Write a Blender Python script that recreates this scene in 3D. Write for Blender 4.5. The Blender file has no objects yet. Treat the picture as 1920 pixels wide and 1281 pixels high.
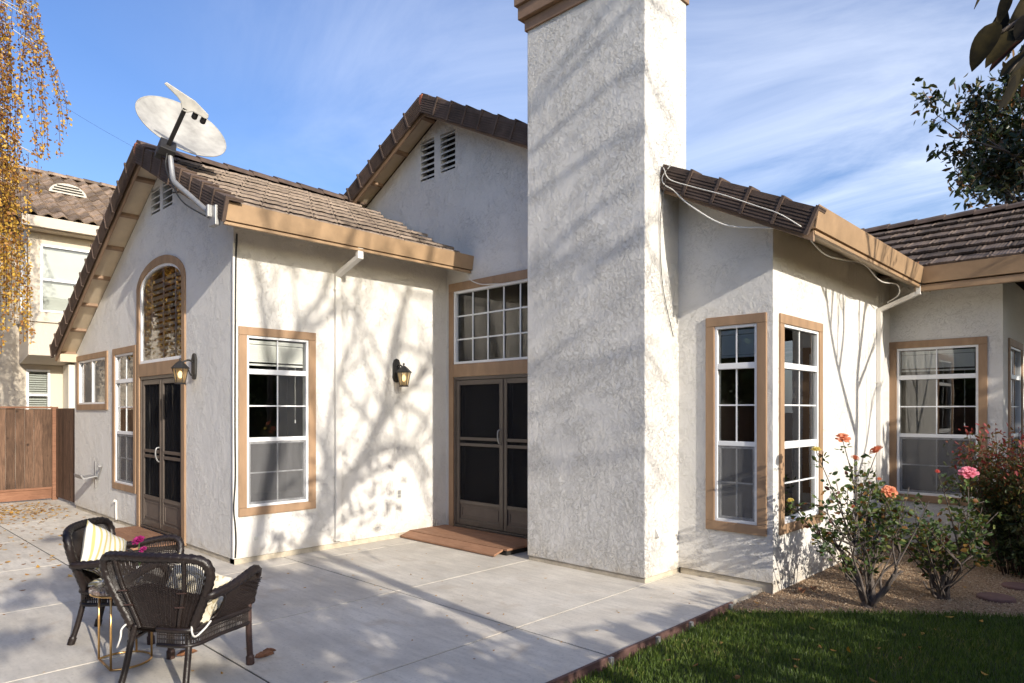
import bpy, math, random
import numpy as np
from mathutils import Vector, Matrix

S = bpy.context.scene
COL = S.collection
R = math.radians

# ------------------------------------------------------------------ camera, sky, sun, exposure
YAW = math.atan((2183 - 960) / 1275.0)
cam_d = bpy.data.cameras.new('camera')
cam = bpy.data.objects.new('camera', cam_d)
COL.objects.link(cam)
cam.location = (0, 0, 1.65)
cam.rotation_euler = (R(90), 0, YAW)
cam_d.sensor_width = 36
cam_d.lens = 1275.0 / 1920 * 36
cam_d.shift_y = 130.5 / 1920
cam_d.clip_start = 0.05
cam_d.clip_end = 3000
S.camera = cam

SUN = Vector((-1, 0.176, -0.377)).normalized()      # direction the light travels
sun_d = bpy.data.lights.new('sun', 'SUN')
sun_d.energy = 3.1
sun_d.angle = R(0.53)
sun_d.color = (1.0, 0.92, 0.80)
sun = bpy.data.objects.new('sun', sun_d)
COL.objects.link(sun)
sun.rotation_euler = SUN.to_track_quat('-Z', 'Y').to_euler()

W = bpy.data.worlds.new('World')
S.world = W
W.use_nodes = True
nt = W.node_tree
nt.nodes.clear()
def wn(t, **k):
    n = nt.nodes.new(t)
    for a, b in k.items():
        setattr(n, a, b)
    return n
w_out = wn('ShaderNodeOutputWorld')
w_bg = wn('ShaderNodeBackground')
w_bg.inputs['Strength'].default_value = 0.15
w_sky = wn('ShaderNodeTexSky', sky_type='NISHITA', sun_disc=False)
w_sky.sun_elevation = math.asin(-SUN.z)
w_sky.sun_rotation = math.atan2(-SUN.x, -SUN.y)
w_sky.air_density = 1.0
w_sky.dust_density = 2.2
w_sky.ozone_density = 3.0
# thin cirrus: streaks laid out on a plane high above, by direction
w_tc = wn('ShaderNodeTexCoord')
w_sep = wn('ShaderNodeSeparateXYZ')
nt.links.new(w_tc.outputs['Generated'], w_sep.inputs[0])
w_zc = wn('ShaderNodeMath', operation='MAXIMUM'); w_zc.inputs[1].default_value = 0.06
nt.links.new(w_sep.outputs['Z'], w_zc.inputs[0])
w_dx = wn('ShaderNodeMath', operation='DIVIDE'); w_dy = wn('ShaderNodeMath', operation='DIVIDE')
nt.links.new(w_sep.outputs['X'], w_dx.inputs[0]); nt.links.new(w_zc.outputs[0], w_dx.inputs[1])
nt.links.new(w_sep.outputs['Y'], w_dy.inputs[0]); nt.links.new(w_zc.outputs[0], w_dy.inputs[1])
w_cmb = wn('ShaderNodeCombineXYZ')
nt.links.new(w_dx.outputs[0], w_cmb.inputs[0]); nt.links.new(w_dy.outputs[0], w_cmb.inputs[1])
w_map = wn('ShaderNodeMapping')
w_map.inputs['Rotation'].default_value = (0, 0, R(62))
w_map.inputs['Scale'].default_value = (0.55, 1.0, 1)
w_map.inputs['Location'].default_value = (0.75, 0.35, 0)
nt.links.new(w_cmb.outputs[0], w_map.inputs[0])
w_n1 = wn('ShaderNodeTexNoise'); w_n1.inputs['Scale'].default_value = 1.1; w_n1.inputs['Detail'].default_value = 9; w_n1.inputs['Roughness'].default_value = 0.62; w_n1.inputs['Distortion'].default_value = 0.9
w_n2 = wn('ShaderNodeTexNoise'); w_n2.inputs['Scale'].default_value = 0.55; w_n2.inputs['Detail'].default_value = 2
nt.links.new(w_map.outputs[0], w_n1.inputs['Vector'])
nt.links.new(w_cmb.outputs[0], w_n2.inputs['Vector'])
w_r1 = wn('ShaderNodeMapRange'); w_r1.inputs[1].default_value = 0.30; w_r1.inputs[2].default_value = 0.80
w_r2 = wn('ShaderNodeMapRange'); w_r2.inputs[1].default_value = 0.25; w_r2.inputs[2].default_value = 1.5
nt.links.new(w_n1.outputs[0], w_r1.inputs[0])
w_add = wn('ShaderNodeMath', operation='ADD')
nt.links.new(w_n2.outputs[0], w_add.inputs[0]); w_dir = wn('ShaderNodeVectorMath', operation='DOT_PRODUCT'); w_dir.inputs[1].default_value = (0.6, 0.8, 0.0)  # cloud cover added towards the unseen sun side, whitening the fill light
nt.links.new(w_tc.outputs['Generated'], w_dir.inputs[0]); nt.links.new(w_dir.outputs['Value'], w_add.inputs[1])
nt.links.new(w_add.outputs[0], w_r2.inputs[0])
w_mul = wn('ShaderNodeMath', operation='MULTIPLY')
nt.links.new(w_r1.outputs[0], w_mul.inputs[0]); nt.links.new(w_r2.outputs[0], w_mul.inputs[1])
w_mul2 = wn('ShaderNodeMath', operation='MULTIPLY'); w_mul2.inputs[1].default_value = 0.85
nt.links.new(w_mul.outputs[0], w_mul2.inputs[0])
w_mix = wn('ShaderNodeMixRGB')
w_mix.inputs[2].default_value = (5.6, 5.9, 6.4, 1)
nt.links.new(w_mul2.outputs[0], w_mix.inputs[0])
w_hs = wn('ShaderNodeHueSaturation'); w_hs.inputs['Hue'].default_value = 0.512; w_hs.inputs['Saturation'].default_value = 1.14; w_hs.inputs['Value'].default_value = 0.84
nt.links.new(w_sky.outputs[0], w_hs.inputs['Color']); nt.links.new(w_hs.outputs[0], w_mix.inputs[1])
nt.links.new(w_mix.outputs[0], w_bg.inputs['Color'])
nt.links.new(w_bg.outputs[0], w_out.inputs['Surface'])

S.view_settings.view_transform = 'Standard'
S.view_settings.look = 'None'
S.view_settings.exposure = 0.87
S.view_settings.gamma = 1.0
S.view_settings.use_curve_mapping = False
S.render.engine = 'CYCLES'
S.cycles.use_denoising = True
S.cycles.max_bounces = 8
S.cycles.transparent_max_bounces = 16
S.cycles.caustics_reflective = False
S.cycles.caustics_refractive = False
S.cycles.sample_clamp_indirect = 6

# ------------------------------------------------------------------ helpers
def tag(o, label=None, cat=None, group=None, kind=None):
    if label: o['label'] = label
    if cat: o['category'] = cat
    if group: o['group'] = group
    if kind: o['kind'] = kind
    return o

ORG = {}
def empty(name, loc=(0, 0, 0), parent=None, rz=0.0):
    """an Empty at a thing's base (world coordinates); as a part it shares its thing's origin"""
    o = bpy.data.objects.new(name, None)
    o.empty_display_size = 0.1
    COL.objects.link(o)
    if parent is not None:
        o.parent = parent
        ORG[o.name] = ORG[parent.name]
    else:
        o.location = loc
        o.rotation_euler = (0, 0, rz)
        ORG[o.name] = Vector(loc)
    return o

def link(name, me, parent=None):
    o = bpy.data.objects.new(name, me)
    COL.objects.link(o)
    if parent is not None:
        o.parent = parent
        ORG[o.name] = ORG[parent.name]
    else:
        ORG[o.name] = Vector((0, 0, 0))
    return o

class MB:
    def __init__(s):
        s.v = []; s.f = []
    def face(s, pts):
        i = len(s.v); s.v.extend([tuple(p) for p in pts]); s.f.append(tuple(range(i, i + len(pts))))
    def box(s, x0, x1, y0, y1, z0, z1):
        return s.hexa([(x0, y0, z0), (x1, y0, z0), (x1, y1, z0), (x0, y1, z0), (x0, y0, z1), (x1, y0, z1), (x1, y1, z1), (x0, y1, z1)])
    def hexa(s, p):
        i = len(s.v); s.v.extend([tuple(q) for q in p])
        for f in ((0, 3, 2, 1), (4, 5, 6, 7), (0, 1, 5, 4), (1, 2, 6, 5), (2, 3, 7, 6), (3, 0, 4, 7)):
            s.f.append(tuple(i + k for k in f))
        return s
    def obox(s, c, sx, sy, sz, M=None):
        pts = [Vector((a * sx / 2, b * sy / 2, d * sz / 2)) for d in (-1, 1) for a, b in ((-1, -1), (1, -1), (1, 1), (-1, 1))]
        c = Vector(c)
        return s.hexa([c + ((M @ p) if M is not None else p) for p in pts])
    def prism(s, poly, fn, a, b):
        """poly: 2-D outline; fn(p, t) -> 3-D; extruded from t=a to t=b"""
        n = len(poly); i = len(s.v)
        s.v.extend([tuple(fn(p, a)) for p in poly]); s.v.extend([tuple(fn(p, b)) for p in poly])
        s.f.append(tuple(range(i + n - 1, i - 1, -1))); s.f.append(tuple(range(i + n, i + 2 * n)))
        for k in range(n):
            s.f.append((i + k, i + (k + 1) % n, i + n + (k + 1) % n, i + n + k))
        return s
    def tube(s, pts, r, n=8, cap=True, mod=None, closed=False):
        pts = [Vector(p) for p in pts]
        m = len(pts)
        rr = r if isinstance(r, (list, tuple)) else [r] * m
        up = None; base = len(s.v); d = 0.0
        for k in range(m):
            if closed:
                t = (pts[(k + 1) % m] - pts[k - 1])
            else:
                t = (pts[min(k + 1, m - 1)] - pts[max(k - 1, 0)])
            if t.length < 1e-9: t = Vector((0, 0, 1))
            t.normalize()
            if up is None:
                up = Vector((0, 0, 1)) if abs(t.z) < 0.9 else Vector((1, 0, 0))
            a = up - t * up.dot(t)
            if a.length < 1e-6: a = t.orthogonal()
            a.normalize(); up = a
            b = t.cross(a)
            if k: d += (pts[k] - pts[k - 1]).length
            for j in range(n):
                ph = 2 * math.pi * j / n
                q = rr[k] * (mod(ph, d) if mod else 1.0)
                s.v.append(tuple(pts[k] + a * (q * math.cos(ph)) + b * (q * math.sin(ph))))
        for k in range(m if closed else m - 1):
            k2 = (k + 1) % m
            for j in range(n):
                s.f.append((base + k * n + j, base + k * n + (j + 1) % n, base + k2 * n + (j + 1) % n, base + k2 * n + j))
        if cap and not closed:
            s.f.append(tuple(base + j for j in range(n - 1, -1, -1)))
            s.f.append(tuple(base + (m - 1) * n + j for j in range(n)))
        return s
    def lathe(s, prof, c, n=16, ph0=0.0, M=None):
        c = Vector(c); i = len(s.v)
        for r, z in prof:
            for j in range(n):
                p = Vector((r * math.cos(ph0 + 2 * math.pi * j / n), r * math.sin(ph0 + 2 * math.pi * j / n), z))
                s.v.append(tuple(c + (M @ p if M is not None else p)))
        m = len(prof)
        for k in range(m - 1):
            for j in range(n):
                s.f.append((i + k * n + j, i + k * n + (j + 1) % n, i + (k + 1) * n + (j + 1) % n, i + (k + 1) * n + j))
        s.f.append(tuple(i + j for j in range(n - 1, -1, -1)))
        s.f.append(tuple(i + (m - 1) * n + j for j in range(n)))
        return s
    def mesh(s, name, mat, smooth=False, org=None):
        me = bpy.data.meshes.new(name)
        v = s.v if org is None else [(p[0] - org[0], p[1] - org[1], p[2] - org[2]) for p in s.v]
        me.from_pydata(v, [], s.f)
        me.materials.append(mat)
        if smooth:
            me.polygons.foreach_set('use_smooth', [True] * len(me.polygons))
        me.update()
        return me
    def build(s, name, mat, parent=None, smooth=False, bevel=0.0, kind=None, label=None):
        org = ORG[parent.name] if parent is not None else None
        o = link(name, s.mesh(name, mat, smooth, org), parent)
        if bevel:
            m = o.modifiers.new('bevel', 'BEVEL'); m.width = bevel; m.segments = 2; m.limit_method = 'ANGLE'
        if kind: o['kind'] = kind
        if label: o['label'] = label
        return o

def catmull(pts, n=8):
    pts = [Vector(p) for p in pts]; out = []
    P = [2 * pts[0] - pts[1]] + pts + [2 * pts[-1] - pts[-2]]
    for i in range(1, len(P) - 2):
        a, b, c, d = P[i - 1], P[i], P[i + 1], P[i + 2]
        for k in range(n):
            t = k / n
            out.append(0.5 * ((2 * b) + (c - a) * t + (2 * a - 5 * b + 4 * c - d) * t * t + (3 * b - a - 3 * c + d) * t ** 3))
    out.append(pts[-1])
    return out

# ------------------------------------------------------------------ materials
def new_mat(name):
    m = bpy.data.materials.new(name); m.use_nodes = True
    t = m.node_tree
    b = t.nodes['Principled BSDF']
    return m, t, b
def N(t, typ, ins=None, **k):
    n = t.nodes.new(typ)
    for a, b in k.items(): setattr(n, a, b)
    for a, b in (ins or {}).items(): n.inputs[a].default_value = b
    return n
def coords(t, space='pos', scale=(1, 1, 1), rot=(0, 0, 0)):
    if space == 'pos':
        g = N(t, 'ShaderNodeNewGeometry'); o = g.outputs['Position']
    else:
        g = N(t, 'ShaderNodeTexCoord'); o = g.outputs['Object']
    mp = N(t, 'ShaderNodeMapping', {'Scale': scale, 'Rotation': rot})
    t.links.new(o, mp.inputs[0])
    return mp.outputs[0]
def noise(t, vec, scale, detail=4, rough=0.55, dist=0.0):
    n = N(t, 'ShaderNodeTexNoise', {'Scale': scale, 'Detail': detail, 'Roughness': rough, 'Distortion': dist})
    t.links.new(vec, n.inputs['Vector'])
    return n.outputs[0]
def ramp(t, fac, stops):
    r = N(t, 'ShaderNodeValToRGB')
    e = r.color_ramp.elements
    while len(e) < len(stops): e.new(0.5)
    for k, (p, c) in enumerate(stops):
        e[k].position = p
        e[k].color = (c[0], c[1], c[2], 1) if not isinstance(c, (int, float)) else (c, c, c, 1)
    t.links.new(fac, r.inputs[0])
    return r.outputs[0]
def mixc(t, fac, a, b, mode='MIX'):
    m = N(t, 'ShaderNodeMixRGB', blend_type=mode)
    for k, x in ((0, fac), (1, a), (2, b)):
        if isinstance(x, (int, float)): m.inputs[k].default_value = x
        elif isinstance(x, tuple): m.inputs[k].default_value = (x[0], x[1], x[2], 1)
        else: t.links.new(x, m.inputs[k])
    return m.outputs[0]
def mth(t, op, a, b=0.5, clamp=False):
    m = N(t, 'ShaderNodeMath', operation=op, use_clamp=clamp)
    for k, x in ((0, a), (1, b)):
        if isinstance(x, (int, float)): m.inputs[k].default_value = x
        else: t.links.new(x, m.inputs[k])
    return m.outputs[0]
def bump(t, b, h, strength=0.5, dist=0.01, normal=None):
    n = N(t, 'ShaderNodeBump', {'Strength': strength, 'Distance': dist})
    t.links.new(h, n.inputs['Height'])
    if normal is not None: t.links.new(normal, n.inputs['Normal'])
    t.links.new(n.outputs[0], b.inputs['Normal'])
    return n.outputs[0]

def pmat(name, col, rough=0.6, var=0.12, vs=3.0, bs=0.0, bscale=60.0, bdist=0.004, metal=0.0, space='pos', stretch=(1, 1, 1), rnd=0.0, spec=0.4):
    m, t, b = new_mat(name)
    vec = coords(t, space, stretch)
    f = noise(t, vec, vs, 5, 0.6)
    lo = tuple(c * (1 - var) for c in col); hi = tuple(min(1, c * (1 + var)) for c in col)
    c = ramp(t, f, [(0.3, lo), (0.7, hi)])
    if rnd:
        oi = N(t, 'ShaderNodeObjectInfo')
        k = ramp(t, oi.outputs['Random'], [(0, 1 - rnd), (1, 1 + rnd * 0.6)])
        c = mixc(t, 1.0, c, k, 'MULTIPLY')
    t.links.new(c, b.inputs['Base Color'])
    b.inputs['Roughness'].default_value = rough
    b.inputs['Metallic'].default_value = metal
    b.inputs['Specular IOR Level'].default_value = spec
    if bs:
        bump(t, b, noise(t, vec, bscale, 4, 0.6), bs, bdist)
    return m

def stucco(name, col, strength, scale, dist):
    m, t, b = new_mat(name)
    vec = coords(t)
    big = noise(t, vec, 1.3, 3, 0.5)
    dirt = noise(t, coords(t, 'pos', (3.0, 3.0, 0.5)), 2.0, 5, 0.65)
    c = ramp(t, big, [(0.3, tuple(x * 0.96 for x in col)), (0.7, tuple(min(1, x * 1.02) for x in col))])
    c = mixc(t, ramp(t, dirt, [(0.55, 0.0), (0.85, 0.18)]), c, (col[0] * 0.80, col[1] * 0.77, col[2] * 0.70))
    g2 = N(t, 'ShaderNodeNewGeometry'); sz = N(t, 'ShaderNodeSeparateXYZ'); t.links.new(g2.outputs['Position'], sz.inputs[0])
    low = N(t, 'ShaderNodeMapRange', {1: 0.05, 2: 0.38, 3: 1.0, 4: 0.0}); t.links.new(sz.outputs['Z'], low.inputs[0])
    spl = mth(t, 'MULTIPLY', mth(t, 'POWER', low.outputs[0], 2.0), ramp(t, noise(t, vec, 6, 5, 0.7), [(0.35, 0.05), (0.7, 0.75)]))
    c = mixc(t, spl, c, (col[0] * 0.74, col[1] * 0.66, col[2] * 0.52))          # splash-back dirt at the foot of the wall
    t.links.new(c, b.inputs['Base Color'])
    b.inputs['Roughness'].default_value = 0.9
    b.inputs['Specular IOR Level'].default_value = 0.15
    # trowelled plateaus with sharp ragged edges, smoother in patches, over a fine sand grain
    warp = coords(t, 'pos', (1, 1, 0.8))
    p1 = ramp(t, noise(t, warp, scale, 6, 0.66, 0.45), [(0.46, 0.0), (0.485, 0.6), (0.56, 0.66), (0.58, 1.0)])
    p2 = ramp(t, noise(t, warp, scale * 2.3, 5, 0.68, 0.5), [(0.46, 0.0), (0.52, 1.0)])
    msk = ramp(t, noise(t, vec, 2.6, 3, 0.5), [(0.36, 0.25), (0.60, 1.0)])
    h = mth(t, 'ADD', p1, mth(t, 'MULTIPLY', p2, 0.35))
    h = mth(t, 'MULTIPLY', h, msk)
    h = mth(t, 'ADD', h, mth(t, 'MULTIPLY', noise(t, vec, 150, 3, 0.6), 0.22))
    bump(t, b, h, strength, dist)
    return m

WHITE = (0.72, 0.70, 0.665)
M_ST = stucco('stucco', WHITE, 0.9, 9.5, 0.009)
M_STC = stucco('stucco_heavy', WHITE, 1.0, 13.0, 0.014)
M_STN = stucco('stucco_tan', (0.62, 0.55, 0.45), 0.4, 11.0, 0.006)
M_TRIM = pmat('trim_paint', (0.32, 0.205, 0.122), 0.62, 0.20, 7, 0.5, 38, 0.004, stretch=(1, 1, 0.25))
M_RAKE = pmat('rake_paint', (0.27, 0.18, 0.118), 0.65, 0.10, 5, 0.3, 40, 0.003)
M_GUT = pmat('gutter_paint', (0.335, 0.222, 0.128), 0.5, 0.16, 4, 0.15, 30)
M_SOF = pmat('soffit_paint', (0.60, 0.50, 0.37), 0.75, 0.10, 4, 0.15, 50)
M_CROWN = pmat('crown_wood', (0.27, 0.17, 0.105), 0.6, 0.2, 6, 0.4, 60, 0.003)
M_VIN = pmat('white_vinyl', (0.80, 0.81, 0.82), 0.35, 0.03, 3)
M_FND = pmat('foundation', (0.50, 0.44, 0.34), 0.9, 0.25, 9, 0.4, 80)
M_DARK = pmat('dark_gap', (0.02, 0.018, 0.016), 0.9, 0.1)
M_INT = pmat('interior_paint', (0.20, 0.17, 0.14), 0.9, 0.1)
M_BLIND = pmat('blind_slat', (0.84, 0.84, 0.81), 0.5, 0.04)
M_BRZ = pmat('bronze_door', (0.085, 0.067, 0.055), 0.42, 0.15, 8, spec=0.5)
M_BRZP = pmat('bronze_panel', (0.115, 0.092, 0.077), 0.55, 0.15, 6)
M_BLK = pmat('black_metal', (0.022, 0.021, 0.021), 0.5, 0.25, 25, 0.3, 90)
M_GALV = pmat('grey_metal', (0.34, 0.34, 0.34), 0.45, 0.15, 12, metal=0.5)
M_DISH = pmat('dish_paint', (0.37, 0.36, 0.335), 0.45, 0.28, 5, 0.0, spec=0.4)
M_CABLE = pmat('cable_white', (0.70, 0.68, 0.63), 0.5, 0.05)
M_CABLEK = pmat('cable_black', (0.015, 0.015, 0.015), 0.5, 0.05)
M_GOLD = pmat('gold_metal', (0.72, 0.44, 0.17), 0.28, 0.08, 10, metal=0.9)
M_CERA = pmat('glazed_ceramic', (0.62, 0.62, 0.60), 0.2, 0.04)
M_TERRA = pmat('terracotta', (0.30, 0.10, 0.055), 0.8, 0.25, 20)
M_EDGE = pmat('edging_wood', (0.115, 0.062, 0.052), 0.75, 0.3, 9, 0.5, 60, stretch=(6, 0.7, 6))
M_STEP = pmat('stepping_stone', (0.15, 0.085, 0.075), 0.85, 0.2, 12, 0.5, 60)
M_PLATE = pmat('outlet_plate', (0.60, 0.60, 0.55), 0.4, 0.04)

def roof_mat(name, c1, c2, rib_dir):
    """ribbed concrete tile: fine grooves, weather blotches, each tile a little different"""
    m, t, b = new_mat(name)
    vec = coords(t)
    oi = N(t, 'ShaderNodeObjectInfo')
    f = noise(t, vec, 2.6, 5, 0.65)
    c = ramp(t, f, [(0.30, c1), (0.72, c2)])
    c = mixc(t, ramp(t, noise(t, vec, 5, 5, 0.7), [(0.48, 0.0), (0.70, 0.75)]), c, (0.07, 0.056, 0.047))
    c = mixc(t, 1.0, c, ramp(t, oi.outputs['Random'], [(0, 0.55), (1, 1.25)]), 'MULTIPLY')
    t.links.new(c, b.inputs['Base Color'])
    b.inputs['Roughness'].default_value = 0.88
    b.inputs['Specular IOR Level'].default_value = 0.2
    w = N(t, 'ShaderNodeTexWave', {'Scale': 9.0, 'Distortion': 0.8, 'Detail': 2.0}, bands_direction=rib_dir)
    t.links.new(coords(t, 'pos'), w.inputs['Vector'])
    h = mth(t, 'ADD', w.outputs[1], mth(t, 'MULTIPLY', noise(t, vec, 70, 3), 0.6))
    bump(t, b, h, 0.55, 0.006)
    return m
M_TILE = roof_mat('roof_tile_brown', (0.105, 0.078, 0.061), (0.24, 0.18, 0.14), 'Y')
M_TILEX = roof_mat('roof_tile_brown_side', (0.10, 0.075, 0.06), (0.195, 0.147, 0.115), 'X')
M_TILER = pmat('rake_tile', (0.105, 0.072, 0.056), 0.85, 0.3, 7, 0.4, 60, rnd=0.25)
M_TILEN = roof_mat('roof_tile_neighbour', (0.21, 0.155, 0.115), (0.36, 0.27, 0.205), 'Y')

def concrete():
    m, t, b = new_mat('concrete')
    vec = coords(t)
    oi = N(t, 'ShaderNodeObjectInfo')
    f = noise(t, vec, 1.4, 6, 0.62, 0.4)
    c = ramp(t, f, [(0.25, (0.46, 0.415, 0.345)), (0.42, (0.62, 0.57, 0.49)), (0.60, (0.71, 0.66, 0.575)), (0.8, (0.78, 0.73, 0.645))])
    streak = noise(t, coords(t, 'pos', (1.2, 7.0, 1)), 2.4, 5, 0.6)
    c = mixc(t, ramp(t, streak, [(0.40, 0.0), (0.72, 0.45)]), c, (0.40, 0.37, 0.32))
    stain = noise(t, vec, 3.3, 3, 0.55, 0.8)
    c = mixc(t, ramp(t, stain, [(0.58, 0.0), (0.76, 0.50)]), c, (0.47, 0.37, 0.26))
    c = mixc(t, ramp(t, noise(t, vec, 38, 3, 0.7), [(0.54, 0.0), (0.70, 0.34)]), c, (0.24, 0.22, 0.19))
    c = mixc(t, ramp(t, noise(t, vec, 0.55, 4, 0.6, 1.0), [(0.40, 0.35), (0.55, 0.0)]), c, (0.40, 0.37, 0.33))
    c = mixc(t, 1.0, c, ramp(t, oi.outputs['Random'], [(0, 0.93), (1, 1.05)]), 'MULTIPLY')
    t.links.new(c, b.inputs['Base Color'])
    b.inputs['Roughness'].default_value = 0.82
    b.inputs['Specular IOR Level'].default_value = 0.25
    h = mth(t, 'ADD', noise(t, coords(t, 'pos', (1, 3.5, 1)), 70, 4, 0.7), mth(t, 'MULTIPLY', f, 1.5))
    bump(t, b, h, 0.22, 0.006)
    return m
M_CONC = concrete()

def wood(name, lo, hi, axis_scale, knots=True, rough=0.7, rnd=0.25):
    m, t, b = new_mat(name)
    oi = N(t, 'ShaderNodeObjectInfo')
    g = N(t, 'ShaderNodeNewGeometry')
    off = N(t, 'ShaderNodeVectorMath', operation='SCALE'); off.inputs['Scale'].default_value = 40
    cmb = N(t, 'ShaderNodeCombineXYZ')
    for k in range(3): t.links.new(oi.outputs['Random'], cmb.inputs[k])
    t.links.new(cmb.outputs[0], off.inputs[0])
    add = N(t, 'ShaderNodeVectorMath', operation='ADD')
    t.links.new(g.outputs['Position'], add.inputs[0]); t.links.new(off.outputs[0], add.inputs[1])
    mp = N(t, 'ShaderNodeMapping', {'Scale': axis_scale}); t.links.new(add.outputs[0], mp.inputs[0])
    f = noise(t, mp.outputs[0], 5, 6, 0.65, 1.0)
    c = ramp(t, f, [(0.3, lo), (0.7, hi)])
    blot = noise(t, add.outputs[0], 2.2, 4, 0.6)
    c = mixc(t, ramp(t, blot, [(0.5, 0.0), (0.8, 0.55)]), c, tuple(x * 0.45 for x in lo))
    if knots:
        vo = N(t, 'ShaderNodeTexVoronoi', {'Scale': 4.5}); t.links.new(add.outputs[0], vo.inputs['Vector'])
        c = mixc(t, ramp(t, vo.outputs['Distance'], [(0.05, 0.85), (0.16, 0.0)]), c, tuple(x * 0.22 for x in lo))
    c = mixc(t, 1.0, c, ramp(t, oi.outputs['Random'], [(0, 1 - rnd), (1, 1 + rnd * 0.7)]), 'MULTIPLY')
    t.links.new(c, b.inputs['Base Color'])
    b.inputs['Roughness'].default_value = rough
    b.inputs['Specular IOR Level'].default_value = 0.3
    bump(t, b, f, 0.35, 0.005)
    return m
M_FENCE = wood('fence_wood', (0.062, 0.036, 0.024), (0.20, 0.118, 0.076), (9, 9, 0.8), True, 0.8, 0.4)
M_FENCER = wood('fence_rail_wood', (0.17, 0.075, 0.042), (0.29, 0.15, 0.09), (2, 1, 9), False)
M_DECK = wood('deck_wood', (0.245, 0.125, 0.072), (0.36, 0.20, 0.12), (0.9, 12, 5), False, 0.75, 0.12)

def glass_mat():
    m = bpy.data.materials.new('window_glass'); m.use_nodes = True
    t = m.node_tree; t.nodes.clear()
    o = N(t, 'ShaderNodeOutputMaterial')
    tr = N(t, 'ShaderNodeBsdfTransparent', {'Color': (0.97, 0.98, 0.975, 1)})
    gl = N(t, 'ShaderNodeBsdfGlossy', {'Color': (1, 1, 1, 1), 'Roughness': 0.003})
    fr = N(t, 'ShaderNodeFresnel', {'IOR': 1.52})
    k = mth(t, 'MULTIPLY', fr.outputs[0], 1.45, True)
    mx = N(t, 'ShaderNodeMixShader')
    t.links.new(k, mx.inputs[0]); t.links.new(tr.outputs[0], mx.inputs[1]); t.links.new(gl.outputs[0], mx.inputs[2])
    # faint waviness of the pane
    bp = N(t, 'ShaderNodeBump', {'Strength': 0.03, 'Distance': 0.02})
    t.links.new(noise(t, coords(t), 2.2, 2), bp.inputs['Height'])
    t.links.new(bp.outputs[0], gl.inputs['Normal'])
    t.links.new(mx.outputs[0], o.inputs[0])
    return m
M_GLASS = glass_mat()
def mesh_mat(name, col, op):
    m = bpy.data.materials.new(name); m.use_nodes = True
    t = m.node_tree; t.nodes.clear()
    o = N(t, 'ShaderNodeOutputMaterial')
    tr = N(t, 'ShaderNodeBsdfTransparent'); df = N(t, 'ShaderNodeBsdfDiffuse', {'Color': (*col, 1)})
    mx = N(t, 'ShaderNodeMixShader', {0: op})
    dust = noise(t, coords(t, 'pos', (5, 5, 0.8)), 2.0, 5, 0.65)
    t.links.new(ramp(t, dust, [(0.3, op * 0.72), (0.72, min(1.0, op * 1.3))]), mx.inputs[0])
    t.links.new(tr.outputs[0], mx.inputs[1]); t.links.new(df.outputs[0], mx.inputs[2]); t.links.new(mx.outputs[0], o.inputs[0])
    return m
M_SCR = mesh_mat('insect_screen', (0.20, 0.20, 0.205), 0.36)
M_SCRD = mesh_mat('door_screen', (0.022, 0.022, 0.024), 0.62)
def emis(name, col, st):
    m, t, b = new_mat(name)
    b.inputs['Base Color'].default_value = (*col, 1)
    b.inputs['Emission Color'].default_value = (*col, 1)
    b.inputs['Emission Strength'].default_value = st
    return m
M_BULB = emis('lit_bulb', (1.0, 0.74, 0.40), 1.8)
def lampglass():
    m = bpy.data.materials.new('lantern_glass'); m.use_nodes = True
    t = m.node_tree; t.nodes.clear()
    o = N(t, 'ShaderNodeOutputMaterial')
    tr = N(t, 'ShaderNodeBsdfTransparent', {'Color': (0.95, 0.86, 0.70, 1)})
    df = N(t, 'ShaderNodeBsdfTranslucent', {'Color': (0.85, 0.72, 0.50, 1)})
    gl = N(t, 'ShaderNodeBsdfGlossy', {'Roughness': 0.08})
    a = N(t, 'ShaderNodeMixShader', {0: 0.35}); b = N(t, 'ShaderNodeMixShader', {0: 0.08})
    t.links.new(tr.outputs[0], a.inputs[1]); t.links.new(df.outputs[0], a.inputs[2])
    t.links.new(a.outputs[0], b.inputs[1]); t.links.new(gl.outputs[0], b.inputs[2]); t.links.new(b.outputs[0], o.inputs[0])
    return m
M_LGL = lampglass()

def leaf_mat(name, stops, trans=0.35, rough=0.5):
    m, t, b = new_mat(name)
    at = N(t, 'ShaderNodeAttribute', attribute_name='rnd')
    c = ramp(t, at.outputs['Fac'], stops)
    t.links.new(c, b.inputs['Base Color'])
    b.inputs['Roughness'].default_value = rough
    b.inputs['Specular IOR Level'].default_value = 0.35
    tl = N(t, 'ShaderNodeBsdfTranslucent'); t.links.new(mixc(t, 1.0, c, (1.25, 1.2, 0.7), 'MULTIPLY'), tl.inputs[0])
    mx = N(t, 'ShaderNodeMixShader', {0: trans})
    t.links.new(b.outputs[0], mx.inputs[1]); t.links.new(tl.outputs[0], mx.inputs[2])
    t.links.new(mx.outputs[0], t.nodes['Material Output'].inputs[0])
    return m
M_LBIRCH = leaf_mat('birch_leaf', [(0, (0.16, 0.075, 0.035)), (0.35, (0.40, 0.19, 0.05)), (0.6, (0.62, 0.39, 0.07)), (1, (0.76, 0.54, 0.12))], 0.4)
M_LMAG = leaf_mat('magnolia_leaf', [(0, (0.015, 0.026, 0.010)), (0.6, (0.035, 0.055, 0.018)), (0.82, (0.08, 0.075, 0.03)), (1, (0.20, 0.09, 0.03))], 0.12, 0.35)
M_LPER = leaf_mat('persimmon_leaf', [(0, (0.03, 0.022, 0.008)), (0.5, (0.06, 0.045, 0.012)), (1, (0.11, 0.035, 0.014))], 0.3, 0.45)
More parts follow.
